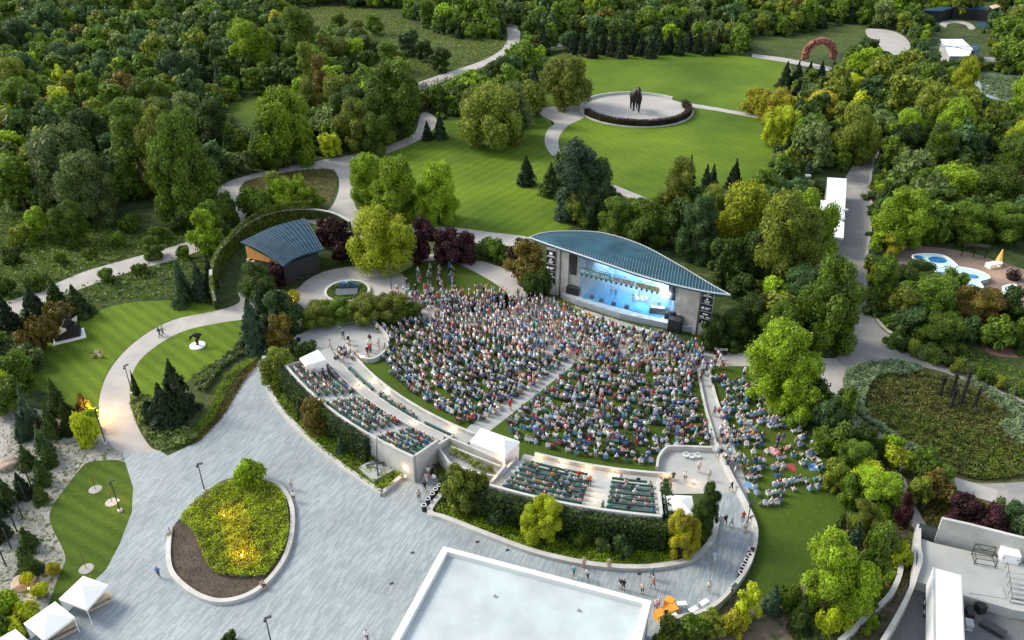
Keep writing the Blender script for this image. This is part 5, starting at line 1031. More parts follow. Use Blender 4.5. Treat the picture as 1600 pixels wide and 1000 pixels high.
t, L_ = slab('long_pavilion', 'long dark pavilion with stepped grey-blue roofs at the very top edge', 'pavilion', [(1440,16),(1470,10),(1480,6),(1530,6),(1542,14),(1562,14),(1560,18),(1530,14),(1490,12),(1470,17)], 4.2, 0, ROOFB, BLACK)
slab('small_roof', 'small pale square roof at the right end of the dark pavilion', 'roof', [(1546,9),(1556,6),(1563,10),(1552,13)], 6, 0, PALEWOOD, BLACK)
sheet('blue_pool', [(1525,33),(1568,35),(1566,43),(1530,42)], .06, plain('blue_water', (.04,.10,.16), .2), False); sheet('ring_path', [(1468,38),(1475,33),(1495,32),(1515,36),(1524,44),(1515,46),(1508,39),(1492,36),(1480,38),(1478,43)], .05, PATH)
for u0, v0, u1, v1 in ((1537,89,1560,97),(1572,98,1590,90)): sheet('path', [(u0,v0),(u1,v0+1),(u1+2,v1),(u0+4,v1)], .05, PATH, False)
slab('hut', 'little grey pitched shelter roof behind the feathery olive trees', 'hut', [(782,138),(800,136),(812,145),(795,149)], 3, 0, CONCD, CONCD)
# lily pads
pq = np.array(Wp([(1530,120),(1600,122),(1640,140),(1640,160),(1575,158),(1535,145)], 0)); lo, hi = pq.min(0), pq.max(0); q = lo + rng.random((2600, 2)) * (hi - lo); q = q[inpoly(q, pq)]; V, Q = quads(np.c_[q, np.full(len(q), .07)], np.tile([0, 0, 30.], (len(q), 1)), .8, .3)
tag(link(bpy.data.objects.new('lily_pads', fastmesh('lily_pads', V, Q, [LEAF['grey']]))), 'lily pads floating on the far pond', 'water plants', kind='stuff')
# children's water tables
WT = plain('pale_blue_play_surface', (.42,.62,.66), .4, .06, 1); WB = plain('deep_blue_basin', (.03,.14,.34), .15, .4, 1)
def watertable(lb, px, holes):
    W = np.array([G(u, v, .8) for u, v in spline(px, True, 5)]); c = W.mean(0); t = thing('water_table', lb, 'water table', (c[0], c[1], 0)); MB().prism(W - c, 0, .8).obj('basin', WT, t)
    MB().sweep(W - c, .3, .8, .92, closed=True).obj('rim', WHITE, t)
    for u, v, w_ in holes: p = G(u, v, .8) - c; MB().prism([(p[0] + x*w_, p[1] + y*w_*.8) for x, y in disc(1, 14)], .804, .83).obj('water', WB, t)
watertable('pale blue lobed water table with a deep blue basin, upper one behind the trees', [(1427,399),(1450,397),(1475,400),(1492,412),(1494,418),(1470,416),(1450,412),(1430,406)], [(1465,406,1.6),(1435,402,.9)])
watertable('big pale blue lobed water table in the middle of the play area', [(1456,422),(1475,417),(1500,418),(1530,424),(1546,434),(1530,440),(1535,450),(1512,452),(1508,440),(1490,432),(1470,440),(1458,436)], [(1469,427,.7),(1508,430,.7),(1520,432,1.0)])
watertable('small pale blue water table on the near side of the play area', [(1567,449),(1585,445),(1590,452),(1575,456)], [(1580,450,.6)])
t = thing('play_boat', 'small white play boat with a yellow cone sail in the play area', 'play equipment', wc(1552, 417), .3); MB().prism([(-1.4,-.6),(1.2,-.6),(1.8,0),(1.2,.6),(-1.4,.6)], 0, .8).obj('hull', WHITE, t); m_ = MB(); m_.lathe((1.6,.6,.8), [(.6,0),(.05,2.2)], 8); m_.obj('sail', plain('yellow_sail', (.7,.42,.12)), t)
t = thing('planter_bowl', 'dark round planter bowl with a reddish shrub in the play area', 'planter', wc(1582, 436)); MB().lathe((0,0,0), [(.9,0),(1.2,.7),(1.0,.7)], 14).obj('bowl', BLACK, t); p_ = np.array([(random.gauss(0,.5), random.gauss(0,.5), .8+random.random()*1.0) for _ in range(260)]); V, Q = quads(p_, p_ * [1,1,.5], .3); o = link(bpy.data.objects.new('foliage', fastmesh('foliage', V, Q, [LEAF['purple']]))); o.parent = t
t = thing('climbing_frame', 'dark timber play frame at the far edge of the play area', 'play equipment', wc(1520, 402), -.2)
for x in (-2, 0, 2): MB().cyl((x,0,0), (x,0,2.4), .1, n=6).obj('post', BRONZE, t)
MB().box((0,0,2.45), (4.4,1.2,.12)).obj('roof', BRONZE, t)
# white boulders and mulch rings round the young trees in the dark lawn
for u, v, lb in ((149,765,'near the top of the dark lawn'),(135,889,'near the tents in the dark lawn'),(175,785,'beside the lamp post')):
    p = G(u, v); c_ = [(p[0] + x, p[1] + y) for x, y in disc(.75, 18)]; sheet('gravel_ring', c_, .05, GRAVEL, False, world=True)
    t = thing('young_tree', 'thin bare young tree in a pale gravel ring ' + lb, 'tree', (p[0], p[1], 0)); m_ = MB(); m_.cyl((0,0,0), (.05,0,2.6), .04, .015, 5)
    for k in range(7): a = k*2.4; z = .9 + k*.22; m_.cyl((0,0,z), (.5*math.cos(a), .5*math.sin(a), z+.5), .015, .005, 4)
    m_.obj('trunk', BARK, t); p_ = np.array([(math.cos(k*2.4)*.45*random.random(), math.sin(k*2.4)*.45*random.random(), 1.2+random.random()*1.7) for k in range(60)]); V, Q = quads(p_, p_, .12); o = link(bpy.data.objects.new('crown', fastmesh('crown', V, Q, [LEAF['olive']]))); o.parent = t
ROCK = plain('sandstone_boulder', (.34,.26,.20), .9, .2, 2, bump=.4)
for u, v, r_, lb in ((12,728,1.3,'large tan boulder beside the leftmost white path'),(38,912,1.2,'flat tan boulder near the corner tents'),(1325,955,1.0,'pale boulder among the lime shrubs below the tall bright tree'),(880,306,.9,'grey boulder at the end of the statue lawn path')):
    b_ = bmesh.new(); bmesh.ops.create_icosphere(b_, subdivisions=3, radius=r_)
    for v_ in b_.verts: n_ = v_.co.normalized(); v_.co *= 1 + .16*math.sin(n_.x*4+u) * math.cos(n_.y*5+n_.z*3); v_.co.z *= .55
    me = bpy.data.meshes.new('boulder'); b_.to_mesh(me); b_.free(); me.materials.append(ROCK); o = link(bpy.data.objects.new('boulder', me)); p = G(u, v); o.location = (p[0], p[1], .15*r_); tag(o, lb, 'boulder')
print('part 4 ok')

# ------------------------------------------------------------------ trees
def unit(n):
    v = rng.normal(0, 1, (n, 3)); return v / np.linalg.norm(v, axis=1)[:, None]
def crown_mesh(name, blobs, nleaf, size, jit=.55, droop=0.0, core=.68, flat=1.0):
    """leaf sprays over the shells of many overlapping lumps, with solid cores added to stop see-through and keep the inside dark"""
    B = np.array([b[:3] for b in blobs]); Rr = np.array([b[3] for b in blobs])
    wgt = Rr ** 2; idx = rng.choice(len(B), nleaf * 2, p=wgt / wgt.sum()); d = unit(nleaf * 2); d[:, 2] = d[:, 2] * .9 + .12
    d /= np.linalg.norm(d, axis=1)[:, None]; rad = Rr[idx] * (rng.uniform(.70, 1.08, nleaf * 2) + (rng.random(nleaf * 2) < .12) * rng.uniform(0, .35, nleaf * 2)); p = B[idx] + d * rad[:, None] * [1, 1, flat]
    D = np.linalg.norm(p[:, None, :] - B[None], axis=2) / Rr[None]; D[np.arange(len(p)), idx] = 9; keep = D.min(1) > .72; p, d = p[keep][:nleaf], d[keep][:nleaf]
    p[:, 2] -= droop * rng.random(len(p)); nor = d * [1, 1, .8] + [0, 0, .35]
    V, Q = quads(p, nor, size, jit, 1.15)
    ico = bmesh.new(); bmesh.ops.create_icosphere(ico, subdivisions=1, radius=1); iv = np.array([v.co[:] for v in ico.verts]); fi = np.array([[v.index for v in f.verts] + [f.verts[2].index] for f in ico.faces]); ico.free()
    VV, T = [V], [Q[:, [0, 1, 2]], Q[:, [0, 2, 3]]]; off = len(V)
    for b, r in zip(B, Rr): VV.append(b + iv * r * core * [1, 1, flat]); T.append(fi[:, :3] + off); off += len(iv)  # added inner cores in the leaf material, closing gaps and shading the crown
    return fastmesh(name, np.vstack(VV), np.vstack(T), [LEAF['mid']])
def blobs_round(seed, H, n, low=.18, top=.55, wob=.25, r0=.34):
    r = np.random.default_rng(seed); out = [(0, 0, H * .55, .5)]
    for k in range(n):
        z = r.uniform(low, .97); prof = math.sin(math.pi * min(1, (z - low + .10) / (1.12 - low)) ** .75) ** .5 if z < 1 else 0
        a = k * 2.399 + r.uniform(-.4, .4); rr = max(0.02, prof * r.uniform(.42, .90)); q = r0 * r.uniform(.6, 1.15)
        out.append((math.cos(a) * rr, math.sin(a) * rr, min(z * H, H - q * .75) + r.uniform(-wob, wob) * .2, q))
    return out
def mk_round(seed, H, n, leaves, size, **k): return crown_mesh('crown', blobs_round(seed, H, n, **k), leaves, size)
def mk_conifer(seed, H, leaves, size):
    r = np.random.default_rng(seed); P, N = [], []; tiers = 13
    per = leaves // tiers
    for t in range(tiers):
        z = H * (.06 + .9 * t / tiers); rad = (1 - t / tiers) ** .85 * r.uniform(.85, 1.1); nb = max(5, int(11 * (1 - t / tiers * .5)))
        ang = r.uniform(0, 6.28, nb); k = r.integers(0, nb, int(per * (1.6 - 1.3 * t / tiers))); f = r.random(len(k)) ** .6
        a = ang[k] + r.normal(0, .18, len(k)) * (1.1 - f * .4); rr = rad * f * r.uniform(.85, 1.1, nb)[k]
        P.append(np.c_[np.cos(a) * rr, np.sin(a) * rr, z + (1 - f) * H * .07 - f * .06 * H + r.normal(0, .02 * H, len(k))]); N.append(np.c_[np.cos(a) * .6, np.sin(a) * .6, np.full(len(k), .9)])
    P = np.vstack(P); N = np.vstack(N); V, Q = quads(P, N, size, .5, 1.5); core = MB().lathe((0, 0, H * .04), [(.60, 0), (.42, H*.3), (.22, H*.62), (.02, H*.92)], 9)
    cv = np.vstack(core.v); cf = [f for f in core.f if len(f) == 4]; cf = np.array(cf)
    return fastmesh('crown', np.r_[V, cv], np.vstack([Q, cf + len(V)]), [LEAF['pine']])
def mk_trunk(H, limbs=4, seed=0):
    r = random.Random(seed); m = MB(); m.cyl((0, 0, 0), (0, 0, H * .35), .075, .055, 7); m.cyl((0, 0, H * .35), (.04, 0, H * .8), .055, .015, 6)
    for k in range(limbs):
        a = k * 6.28 / limbs + r.uniform(-.4, .4); z = H * r.uniform(.22, .45); m.cyl((0, 0, z), (.55 * math.cos(a), .55 * math.sin(a), z + H * .25), .032, .01, 5)
    return m.mesh('trunk', [BARK])
KIND = {}
def addk(key, H, variants, word, cat='tree'): KIND[key] = (H, variants, mk_trunk(H, 4, len(KIND)), word, cat)
addk('round', 2.0, [mk_round(s_, 2.0, 36, 18000, .062, r0=.30, low=.06) for s_ in (1, 2, 3, 4)], 'round-crowned tree')
addk('roundm', 2.0, [mk_round(s_, 2.0, 20, 4600, .12, low=.06) for s_ in (11, 12, 13, 14, 15)], 'bushy tree')
addk('tall', 2.9, [mk_round(s_, 2.9, 40, 13000, .072, r0=.34, low=.05) for s_ in (21, 22, 23)], 'tall oval tree')
addk('poplar', 5.0, [mk_round(s_, 5.0, 34, 4500, .16, r0=.50) for s_ in (31, 32)], 'slim columnar tree')
addk('willow', 1.7, [crown_mesh('crown', blobs_round(s_, 1.7, 36, low=.12, r0=.28), 15000, .058, .5, .22) for s_ in (41, 42)], 'spreading feathery tree')
addk('conifer', 2.7, [mk_conifer(s_, 2.7, 3800, .14) for s_ in (51, 52, 53)], 'conical evergreen')
addk('widecon', 1.8, [mk_conifer(s_, 1.8, 4200, .11) for s_ in (55, 56)], 'broad evergreen')
addk('shrub', 1.25, [mk_round(s_, 1.25, 12, 1500, .19, low=.05, r0=.42) for s_ in (61, 62, 63, 64)], 'leafy shrub', 'shrub')
addk('mound', .8, [mk_round(s_, .8, 14, 1600, .17, low=.02, r0=.38) for s_ in (71, 72)], 'low mounded shrub', 'shrub')
AD = dict(bright='bright green', lime='lime green', mid='green', dark='dark green', olive='olive green', grey='grey-green', spruce='blue-green', pine='very dark', purple='purple', gold='golden', rust='rusty brown', teal='deep green')
TREES = []       # (x, y, R, Ht, kind, mat)
OCC = []
def T(kind, mat, u, v, w_, h, ground=0.0):
    """a tree whose crown fills the photo box centred at (u, v), w_ wide and h high"""
    s = F / depth(u, min(v + h * .3, 1050)); r = w_ * .49 / s; off = math.atan((v - 500) / F); phi = TH + off
    if 'con' in kind:
        vb = v + h/2 - r * math.sin(phi) * s * .7; H = max(r * 1.5, (vb - (v - h/2)) / (s * math.cos(phi)))
    else:
        q = (h / 2 / s) ** 2 - (r * math.sin(phi)) ** 2; a = math.sqrt(max(q, (.55 * r) ** 2)) / math.cos(phi); a = min(a, 2.6 * r if kind != 'poplar' else 9 * r); H = 2.05 * a; vb = v + a * 1.0 * math.cos(phi) * s
    p = G(u, vb, 0); TREES.append([p[0], p[1], r, H, kind, mat, (u, v)]); OCC.append((p[0], p[1], r))
for q in [
 ('willow','lime',603,375,104,98),('round','bright',580,280,60,76),('round','bright',622,302,74,92),('round','bright',686,306,68,86),
 ('roundm','purple',700,388,50,52),('roundm','purple',660,378,46,60),('roundm','purple',532,375,58,62),('roundm','purple',512,365,34,40),('roundm','purple',728,388,40,44),('roundm','purple',432,430,42,38),
 ('shrub','dark',755,388,40,30),('shrub','mid',775,392,36,30),('shrub','dark',790,400,36,26),('roundm','rust',822,412,58,58),('roundm','purple',815,395,40,40),('shrub','dark',845,440,40,40),('shrub','dark',830,450,34,34),
 ('willow','olive',768,185,98,92),('willow','grey',800,178,60,80),('willow','olive',745,170,50,60),('willow','olive',882,132,84,74),('roundm','olive',828,165,50,60),
 ('conifer','spruce',688,198,26,42),('conifer','pine',668,205,22,32),('conifer','pine',808,92,26,42),('conifer','pine',832,90,28,40),('conifer','pine',835,122,20,34),('conifer','pine',800,122,26,44),
 ('conifer','pine',822,268,38,50),('conifer','dark',860,282,44,56),('tall','spruce',905,288,84,112),('round','teal',925,305,70,90),('roundm','dark',885,262,46,54),('roundm','olive',905,325,50,60),('conifer','spruce',890,300,50,90),
 ('round','mid',962,345,62,62),('roundm','olive',930,330,46,50),('tall','olive',1055,300,60,88),('conifer','pine',1075,272,30,58),('conifer','pine',1100,285,30,56),('conifer','pine',1145,275,32,52),('conifer','spruce',1112,275,24,38),
 ('round','lime',1155,352,92,110),('round','mid',1010,350,80,70),('roundm','dark',1060,352,60,70),('tall','teal',1085,360,56,96),('tall','olive',1110,330,46,70),('roundm','mid',1190,300,50,60),
 ('tall','olive',1205,385,76,140),('round','bright',1254,368,86,120),('tall','olive',1238,400,76,116),('roundm','dark',1170,400,60,80),('roundm','dark',1130,410,60,70),
 ('round','mid',1284,482,100,128),('round','teal',1250,475,50,70),('round','bright',1400,345,80,84),('roundm','gold',1388,384,36,32),
 ('tall','bright',1205,575,96,128),('round','bright',1238,605,84,98),('tall','mid',330,300,0.1,.1),
 ('tall','mid',228,238,92,130),('round','mid',300,268,100,150),('tall','olive',265,250,60,130),('roundm','grey',95,300,60,70),('round','grey',150,300,84,100),('willow','grey',120,262,110,110),('roundm','mid',40,290,76,80),('round','mid',115,350,58,66),('roundm','bright',66,352,50,48),('roundm','mid',240,388,38,34),
 ('poplar','olive',486,120,24,84),('poplar','rust',508,140,30,86),('poplar','olive',487,165,26,64),('round','bright',448,205,86,110),('round','mid',425,230,60,70),('round','bright',398,78,70,72),('round','olive',560,200,70,70),('round','mid',615,165,90,100),('round','mid',590,210,50,60),('tall','mid',475,70,60,90),('round','bright',500,110,60,60),
 ('roundm','mid',360,330,30,50),('roundm','mid',335,350,50,60),('roundm','bright',325,365,46,60),('conifer','teal',366,330,26,54),('shrub','mid',400,315,50,40),
 ('tall','olive',438,300,42,56),('roundm','bright',470,300,34,46),('roundm','bright',485,312,42,38),('roundm','bright',445,310,46,50),('shrub','mid',410,325,44,40),
 ('conifer','spruce',288,440,38,66),('conifer','spruce',316,440,36,66),('conifer','teal',285,458,36,50),('conifer','pine',332,425,24,60),('conifer','pine',60,478,52,64),('conifer','pine',18,490,40,60),('conifer','dark',125,472,50,56),('conifer','dark',92,460,40,54),
 ('conifer','spruce',400,510,58,92),('conifer','teal',412,478,46,70),('round','dark',406,442,60,58),('roundm','teal',440,490,60,60),('roundm','rust',440,520,50,50),('shrub','gold',456,470,36,24),('roundm','dark',415,460,40,50),
 ('widecon','pine',282,610,66,96),('widecon','pine',262,638,62,80),('shrub','pine',245,650,40,40),('conifer','pine',215,600,14,44),
 ('conifer','spruce',52,640,40,74),('conifer','dark',95,622,38,66),('conifer','dark',85,660,34,60),('conifer','dark',110,655,30,56),('conifer','spruce',40,668,30,50),('conifer','teal',70,690,34,50),('shrub','lime',140,670,36,52),('shrub','bright',145,655,30,30),('roundm','rust',135,635,26,34),
 ('conifer','dark',78,712,34,40),('conifer','dark',45,716,36,44),('conifer','pine',38,760,34,44),('conifer','dark',68,740,36,44),('conifer','dark',15,770,34,50),('conifer','dark',66,773,30,34),('conifer','dark',47,845,38,42),('conifer','dark',48,880,42,50),('conifer','pine',0,790,40,50),('conifer','pine',5,820,36,60),
 ('roundm','mid',22,620,60,60),('roundm','lime',5,610,50,60),('roundm','mid',30,580,60,60),('shrub','grey',45,560,50,40),('shrub','rust',72,525,50,50),('shrub','rust',95,495,50,40),('shrub','rust',50,540,40,40),
 ('roundm','olive',440,575,54,58),('shrub','rust',497,655,50,50),('conifer','teal',470,640,24,36),('conifer','spruce',534,700,24,34),('shrub','grey',450,540,30,24),('shrub','dark',480,545,36,18),
 ('round','lime',847,812,62,66),('round','gold',1062,838,50,72),('tall','dark',1102,798,38,76),('tall','dark',1090,815,34,64),('roundm','olive',720,768,56,70),('roundm','olive',745,770,46,56),('shrub','teal',775,812,34,32),('shrub','teal',972,856,30,34),('shrub','mid',905,842,34,30),('shrub','grey',940,850,30,24),
 ('round','bright',1295,905,106,122),('roundm','mid',1345,890,50,90),('conifer','spruce',1204,940,38,52),('widecon','dark',1247,965,44,64),('conifer','spruce',1330,845,38,62),('conifer','dark',1320,870,34,50),('round','bright',1365,765,84,70),('roundm','lime',1350,745,60,50),('roundm','mid',1300,690,60,60),('round','mid',1330,715,60,60),('roundm','dark',1270,625,50,60),('roundm','teal',1285,650,46,56),('roundm','mid',1310,640,50,66),('roundm','mid',1372,850,50,60),('shrub','lime',1400,868,44,26),('shrub','lime',1290,972,36,40),('shrub','lime',1315,975,30,26),
 ('roundm','lime',1165,942,44,54),('roundm','olive',1110,975,44,30),('shrub','gold',1145,975,40,40),('shrub','mid',1080,985,50,30),('shrub','olive',1040,990,50,24),('shrub','mid',1230,935,34,40),('shrub','bright',1390,700,40,40),('shrub','lime',1400,720,50,40),('shrub','mid',1440,730,60,50),('shrub','rust',1460,760,60,50),('roundm','purple',1405,800,24,50),
 ('roundm','purple',1500,800,56,56),('roundm','purple',1535,815,60,56),('roundm','purple',1480,825,44,40),('roundm','purple',1560,830,40,40),('roundm','teal',1575,810,44,46),('roundm','teal',1590,835,50,50),('shrub','grey',1555,800,36,36),
 ('shrub','bright',395,740,44,44),('round','dark',1142,515,60,56),('round','dark',1170,500,66,70),('roundm','rust',1190,485,50,50),('roundm','dark',1110,520,40,50),('conifer','dark',1120,430,34,60),('roundm','dark',1160,455,60,50),('conifer','dark',1200,450,40,60),
 ('willow','olive',1445,185,70,90),('tall','lime',1495,140,44,80),('tall','bright',1478,210,60,90),('round','bright',1405,215,54,70),('tall','mid',1455,240,50,80),('round','olive',1330,215,70,80),('willow','gold',1280,165,56,42),('willow','gold',1205,165,70,50),('roundm','gold',1180,160,50,40),('willow','lime',1215,200,60,60),('roundm','gold',1240,175,40,40),
 ('round','bright',1480,300,90,70),('round','mid',1540,300,80,80),('round','bright',1590,170,60,90),('round','lime',1580,230,50,70),('round','mid',1440,300,60,60),('round','mid',1560,350,70,60),('round','mid',1500,350,70,60),('round','dark',1428,438,70,60),('round','mid',1440,470,90,80),('roundm','olive',1412,484,56,60),('round','rust',1520,480,84,70),('roundm','dark',1560,480,60,60),('round','mid',1470,520,80,60),('roundm','mid',1590,520,40,40),('roundm','teal',1420,500,60,50),('roundm','mid',1480,450,50,50),
 ('shrub','lime',45,905,24,20),('shrub','lime',66,925,28,26),('shrub','bright',15,950,50,40),('shrub','lime',45,960,40,36),('shrub','mid',-5,985,60,50),('shrub','gold',85,890,24,20),('shrub','lime',25,985,40,30),
 ('shrub','dark',360,1000,30,20),('conifer','pine',215,575,0.1,.1)]:
    if q[4] > 1: T(*q)
for k in range(16): T('conifer', 'pine', 895 + k * 15, 68 + (k % 3) * 3 - (4 if k > 9 else 0), 24, 36)
for k in range(9): T('conifer', 'pine', 1225 + (k % 5) * 18, 118 + (k // 5) * 26, 30, 42)
for k in range(14): T('shrub', ['mid', 'dark', 'olive', 'grey'][k % 4], 1392 + k * 17, 532 + k * 6.5, 26, 22)
for q in [('willow','olive',500,490,60,34),('willow','mid',535,486,56,36),('willow','olive',572,482,64,38),('willow','olive',612,477,66,42),('willow','lime',590,480,46,30),('willow','mid',646,486,40,28)]: T(*q)
for k in range(8): T('shrub', ['bright', 'olive', 'mid'][k % 3], 1380 - k * 4 + random.uniform(-10, 10), 900 + k * 12, 22, 20)
for u, v, k_ in [(20,400,.9),(95,405,.7),(170,430,.8),(60,440,1),(140,395,.6),(220,420,.7),(290,395,.7),(10,450,1),(35,372,1.1),(185,375,.8),(250,365,.9),(310,340,1),(285,350,.9),(205,350,1)]: T('shrub', random.choice(['dark', 'mid', 'olive', 'mid']), u, v, 34*k_, 28*k_)
for u, v, k_ in [(470,40,1),(490,60,1.1),(520,62,1),(545,72,1.2),(575,80,1.1),(610,92,1.2),(640,70,1),(665,82,.9),(455,55,1.2),(585,40,.8),(530,35,.7),(690,95,.9),(625,115,1.1),(560,50,.8)]: T('roundm', random.choice(['dark', 'mid', 'olive', 'teal', 'grey']), u, v, 42*k_, 36*k_)
for q in [('roundm','mid',1258,640,44,50),('roundm','dark',1345,690,46,50),('roundm','olive',1300,745,40,50),('roundm','mid',1325,770,46,50),('round','olive',1345,815,50,56),('roundm','teal',1300,660,44,50),('roundm','mid',1240,660,34,30),('conifer','dark',1310,820,26,44),('roundm','olive',1430,770,44,50),('roundm','mid',1470,745,50,40)]: T(*q)
NMAN = len(TREES)
# the woods round the park: random, kept off everything open and never hiding it
zone = np.array([(-160,-14),(1760,-14),(1760,560),(1600,560),(1380,520),(1340,560),(1120,545),(1120,440),(800,380),(560,350),(330,480),(0,600),(-160,640)])
obb = [(p, p[:, 0].min(), p[:, 0].max(), p[:, 1].min(), p[:, 1].max()) for p in PROT]
def hits(u, v, L_):
    for p, a, b, c, d in L_:
        if a <= u <= b and c <= v <= d and inpoly([(u, v)], p)[0]: return True
    return False
KEEP = [np.array(p) for p in [[(820,350),(1150,350),(1150,535),(820,470)],[(330,330),(560,330),(560,470),(330,480)],[(1280,270),(1325,270),(1325,375),(1280,375)],[(1455,52),(1545,52),(1545,92),(1455,92)],[(1430,0),(1570,0),(1570,20),(1430,20)],[(1405,385),(1640,385),(1640,480),(1405,480)],[(1245,66),(1310,66),(1310,108),(1245,108)],[(460,410),(800,410),(800,500),(460,500)],[(596,12),(625,12),(625,50),(596,50)],
  [(240,340),(360,340),(360,480),(240,480)],[(-50,300),(345,330),(345,480),(-50,520)],[(1465,30),(1530,30),(1530,48),(1465,48)]]]
for p in KEEP: obb.append((p, p[:, 0].min(), p[:, 0].max(), p[:, 1].min(), p[:, 1].max()))
OX = [(x, y, r) for x, y, r in OCC]; tries = 0; cell = {}
def near(x, y, r, k=.62):
    for a in range(int(x//12)-1, int(x//12)+2):
        for b in range(int(y//12)-1, int(y//12)+2):
            for (X, Y, Rr) in cell.get((a, b), ()):
                if (X-x)**2 + (Y-y)**2 < (k * (Rr + r)) ** 2: return True
    return False
for x, y, r in OX: cell.setdefault((int(x//12), int(y//12)), []).append((x, y, r))
zw = [G(u, v) for u, v in zone]; zlo = np.min(zw, 0); zhi = np.max(zw, 0); WOOD_ = []
while tries < 30000:
    tries += 1; y = random.uniform(90, 425); x = random.uniform(-.70 * y - 20, .70 * y + 20); u, v = PR(x, y, 0)
    if not (-160 < u < 1760 and v > -30) or not inpoly([(u, max(v, -13))], zone)[0] or hits(u, v, obb): continue
    kd = random.choices(['round', 'roundm', 'tall', 'conifer', 'willow', 'poplar'], [4, 5, 2.2, 1.5, .8, .15])[0]
    r = {'round': random.uniform(3.4, 6.2), 'roundm': random.uniform(2.2, 4.2), 'tall': random.uniform(2.8, 4.4), 'conifer': random.uniform(1.8, 3.0), 'willow': random.uniform(3, 4.5), 'poplar': 1.5}[kd]
    ok = False
    for sc_ in (1, .7, .45):
        rr = r * sc_; Ht = rr * {'round': 2.0, 'roundm': 2.0, 'tall': 2.9, 'conifer': 2.9, 'willow': 1.7, 'poplar': 4.6}[kd] * random.uniform(.85, 1.2)
        s_ = F / depth(u, v); a, b = PR(x, y, Ht * .95); m_ = PR(x, y, Ht * .55)
        if not (hits(a, b, obb) or hits(m_[0] - rr * s_ * 1.1, m_[1], obb) or hits(m_[0] + rr * s_ * 1.1, m_[1], obb) or hits(u - rr * s_ * 1.1, v, obb) or hits(u + rr * s_ * 1.1, v, obb) or hits(m_[0], m_[1], obb)): ok = True; break
    if not ok or near(x, y, rr): continue
    mt = random.choices(['mid', 'dark', 'olive', 'bright', 'grey', 'teal', 'lime', 'rust', 'gold'], [6, 5, 3.4, 1.6, 1.5, 2.2, .5, .22, .06])[0]
    if kd == 'conifer': mt = random.choice(['pine', 'pine', 'spruce', 'dark', 'teal'])
    if u < 470 and v < 130 and mt in ('bright', 'lime'): mt = 'teal'
    WOOD_.append([x, y, rr, Ht, kd, mt, m_]); cell.setdefault((int(x//12), int(y//12)), []).append((x, y, rr))
print('woods', len(WOOD_), 'placed by hand', NMAN)
NT = 290; isT = lambda q: KIND[q[4]][4] == 'tree'
man_t = [q for q in TREES if isT(q)]; man_s = [q for q in TREES if not isT(q)]
WOOD_.sort(key=lambda q: -q[2] * math.sqrt(q[3]) / (q[1] + 40)); IND = man_t + WOOD_[:max(0, NT - len(man_t))]; REST = WOOD_[max(0, NT - len(man_t)):]
it = []
def place_tree(q):
    x, y, r, Ht, kd, mt, uv = q; H0, var, tr, word, cat = KIND[kd]
    nm = {'conifer': 'evergreen_tree', 'widecon': 'evergreen_tree', 'shrub': 'shrub', 'mound': 'shrub', 'poplar': 'columnar_tree'}.get(kd, 'tree')
    t = thing(nm, None, cat, (x, y, 0), random.uniform(0, 6.28), 'trees of the park' if cat == 'tree' else 'shrubs of the planting beds')
    me = random.choice(var); c = link(bpy.data.objects.new('crown' if cat == 'tree' else 'foliage', me)); c.parent = t; kz = Ht / H0; c.scale = (r, r * random.uniform(.92, 1.08), kz)
    c.material_slots[0].link = 'OBJECT'; c.material_slots[0].material = LEAF[mt]
    s_ = link(bpy.data.objects.new('trunk' if cat == 'tree' else 'stem', tr)); s_.parent = t; k = min(r, kz) ; s_.scale = (r * .8, r * .8, kz * .95)
    rel, d, _ = rel_label(uv[0], uv[1], LM_T); sz = 'large' if Ht > 9.5 else ('mid-sized' if Ht > 5.5 else 'small')
    it.append((t, f'{sz} {AD[mt]} {word}' if cat == 'tree' else f'{AD[mt]} {word}', rel, d))
for q in IND + man_s: place_tree(q)
resolve(it)
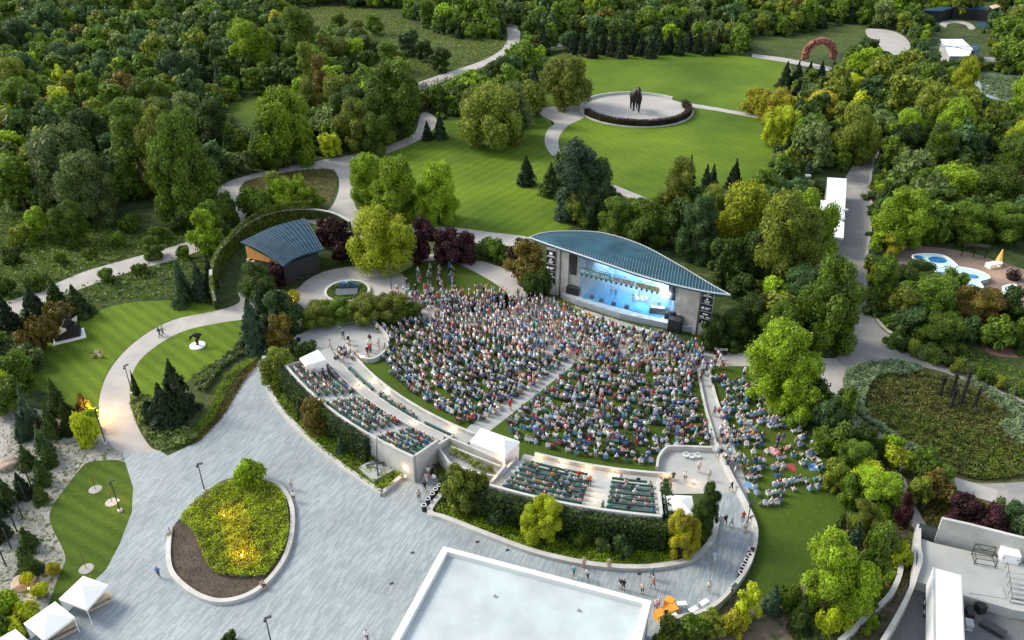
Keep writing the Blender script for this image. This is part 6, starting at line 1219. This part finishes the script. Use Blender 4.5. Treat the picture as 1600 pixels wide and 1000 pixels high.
def merged(name, items, label, cat, thin=1.0):
    cache = {}; Vs, Ts, Ms, off = [], [], [], 0; mats = list(LEAF.values()); keys = list(LEAF)
    for x, y, r, Ht, kd, mt, _ in items:
        H0, var, tr, word, c_ = KIND[kd]; i = random.randrange(len(var)); key = (kd, i)
        if key not in cache:
            me = var[i]; v = np.empty(len(me.vertices)*3, np.float32); me.vertices.foreach_get('co', v); l = np.empty(len(me.loops), np.int32); me.loops.foreach_get('vertex_index', l); k = me.polygons[0].loop_total; q = l.reshape(-1, k)
            if k == 4: q = np.r_[q[:, :3], q[:, [0, 2, 3]]]
            cache[key] = (v.reshape(-1, 3), q)
        v, q = cache[key]; a = random.uniform(0, 6.28); c, s_ = math.cos(a), math.sin(a); kz = Ht / H0
        Vs.append(np.c_[(v[:, 0]*c - v[:, 1]*s_)*r + x, (v[:, 0]*s_ + v[:, 1]*c)*r + y, v[:, 2]*kz]); Ts.append(q + off); off += len(v); Ms.append(np.full(len(q), keys.index(mt)))
    o = link(bpy.data.objects.new(name, fastmesh(name, np.vstack(Vs), np.vstack(Ts), mats, np.concatenate(Ms)))); return tag(o, label, cat, kind='stuff')
# the far woods use thinner crowns
def thin(kd, H, s_, n, size, **k): return [mk_round(s_ + 100 + i, H, n, 1500, size, **k) for i in range(3)]
KF = dict(KIND); save = dict(KIND)
for kd, n, size in (('round', 18, .20), ('roundm', 14, .22), ('tall', 22, .22), ('willow', 18, .18), ('poplar', 24, .30)):
    H0, var, tr, word, cat = KIND[kd]; KIND[kd] = (H0, thin(kd, H0, 7 * n, n, size, r0=.36 if kd != 'poplar' else .5), tr, word, cat)
KIND['conifer'] = (2.7, [mk_conifer(200 + i, 2.7, 1300, .22) for i in range(3)], None, '', 'tree')
merged('woodland', REST, 'thick mixed woodland filling the far side of the park', 'woodland')
# undergrowth between the trees
UG = []; tries = 0
while len(UG) < 1500 and tries < 30000:
    tries += 1; y = random.uniform(88, 330); x = random.uniform(-.68 * y, .68 * y); u, v = PR(x, y, 0)
    if not (-60 < u < 1660 and v > -10) or not inpoly([(u, v)], zone)[0] or hits(u, v, obb): continue
    a, b = PR(x, y, 1.6)
    if hits(a, b, obb): continue
    r = random.uniform(.8, 1.9); UG.append([x, y, r, r * random.uniform(.9, 1.5), 'shrub', random.choice(['dark', 'mid', 'olive', 'teal', 'dark', 'grey']), None])
KIND['shrub'] = (1.25, [mk_round(300 + i, 1.25, 7, 260, .38, low=.05, r0=.45) for i in range(3)], None, '', 'shrub')
merged('undergrowth', UG, 'low bushes and undergrowth between the park trees', 'undergrowth')
KIND = save
print('trees ok', len(IND), len(man_s), len(REST), len(UG))
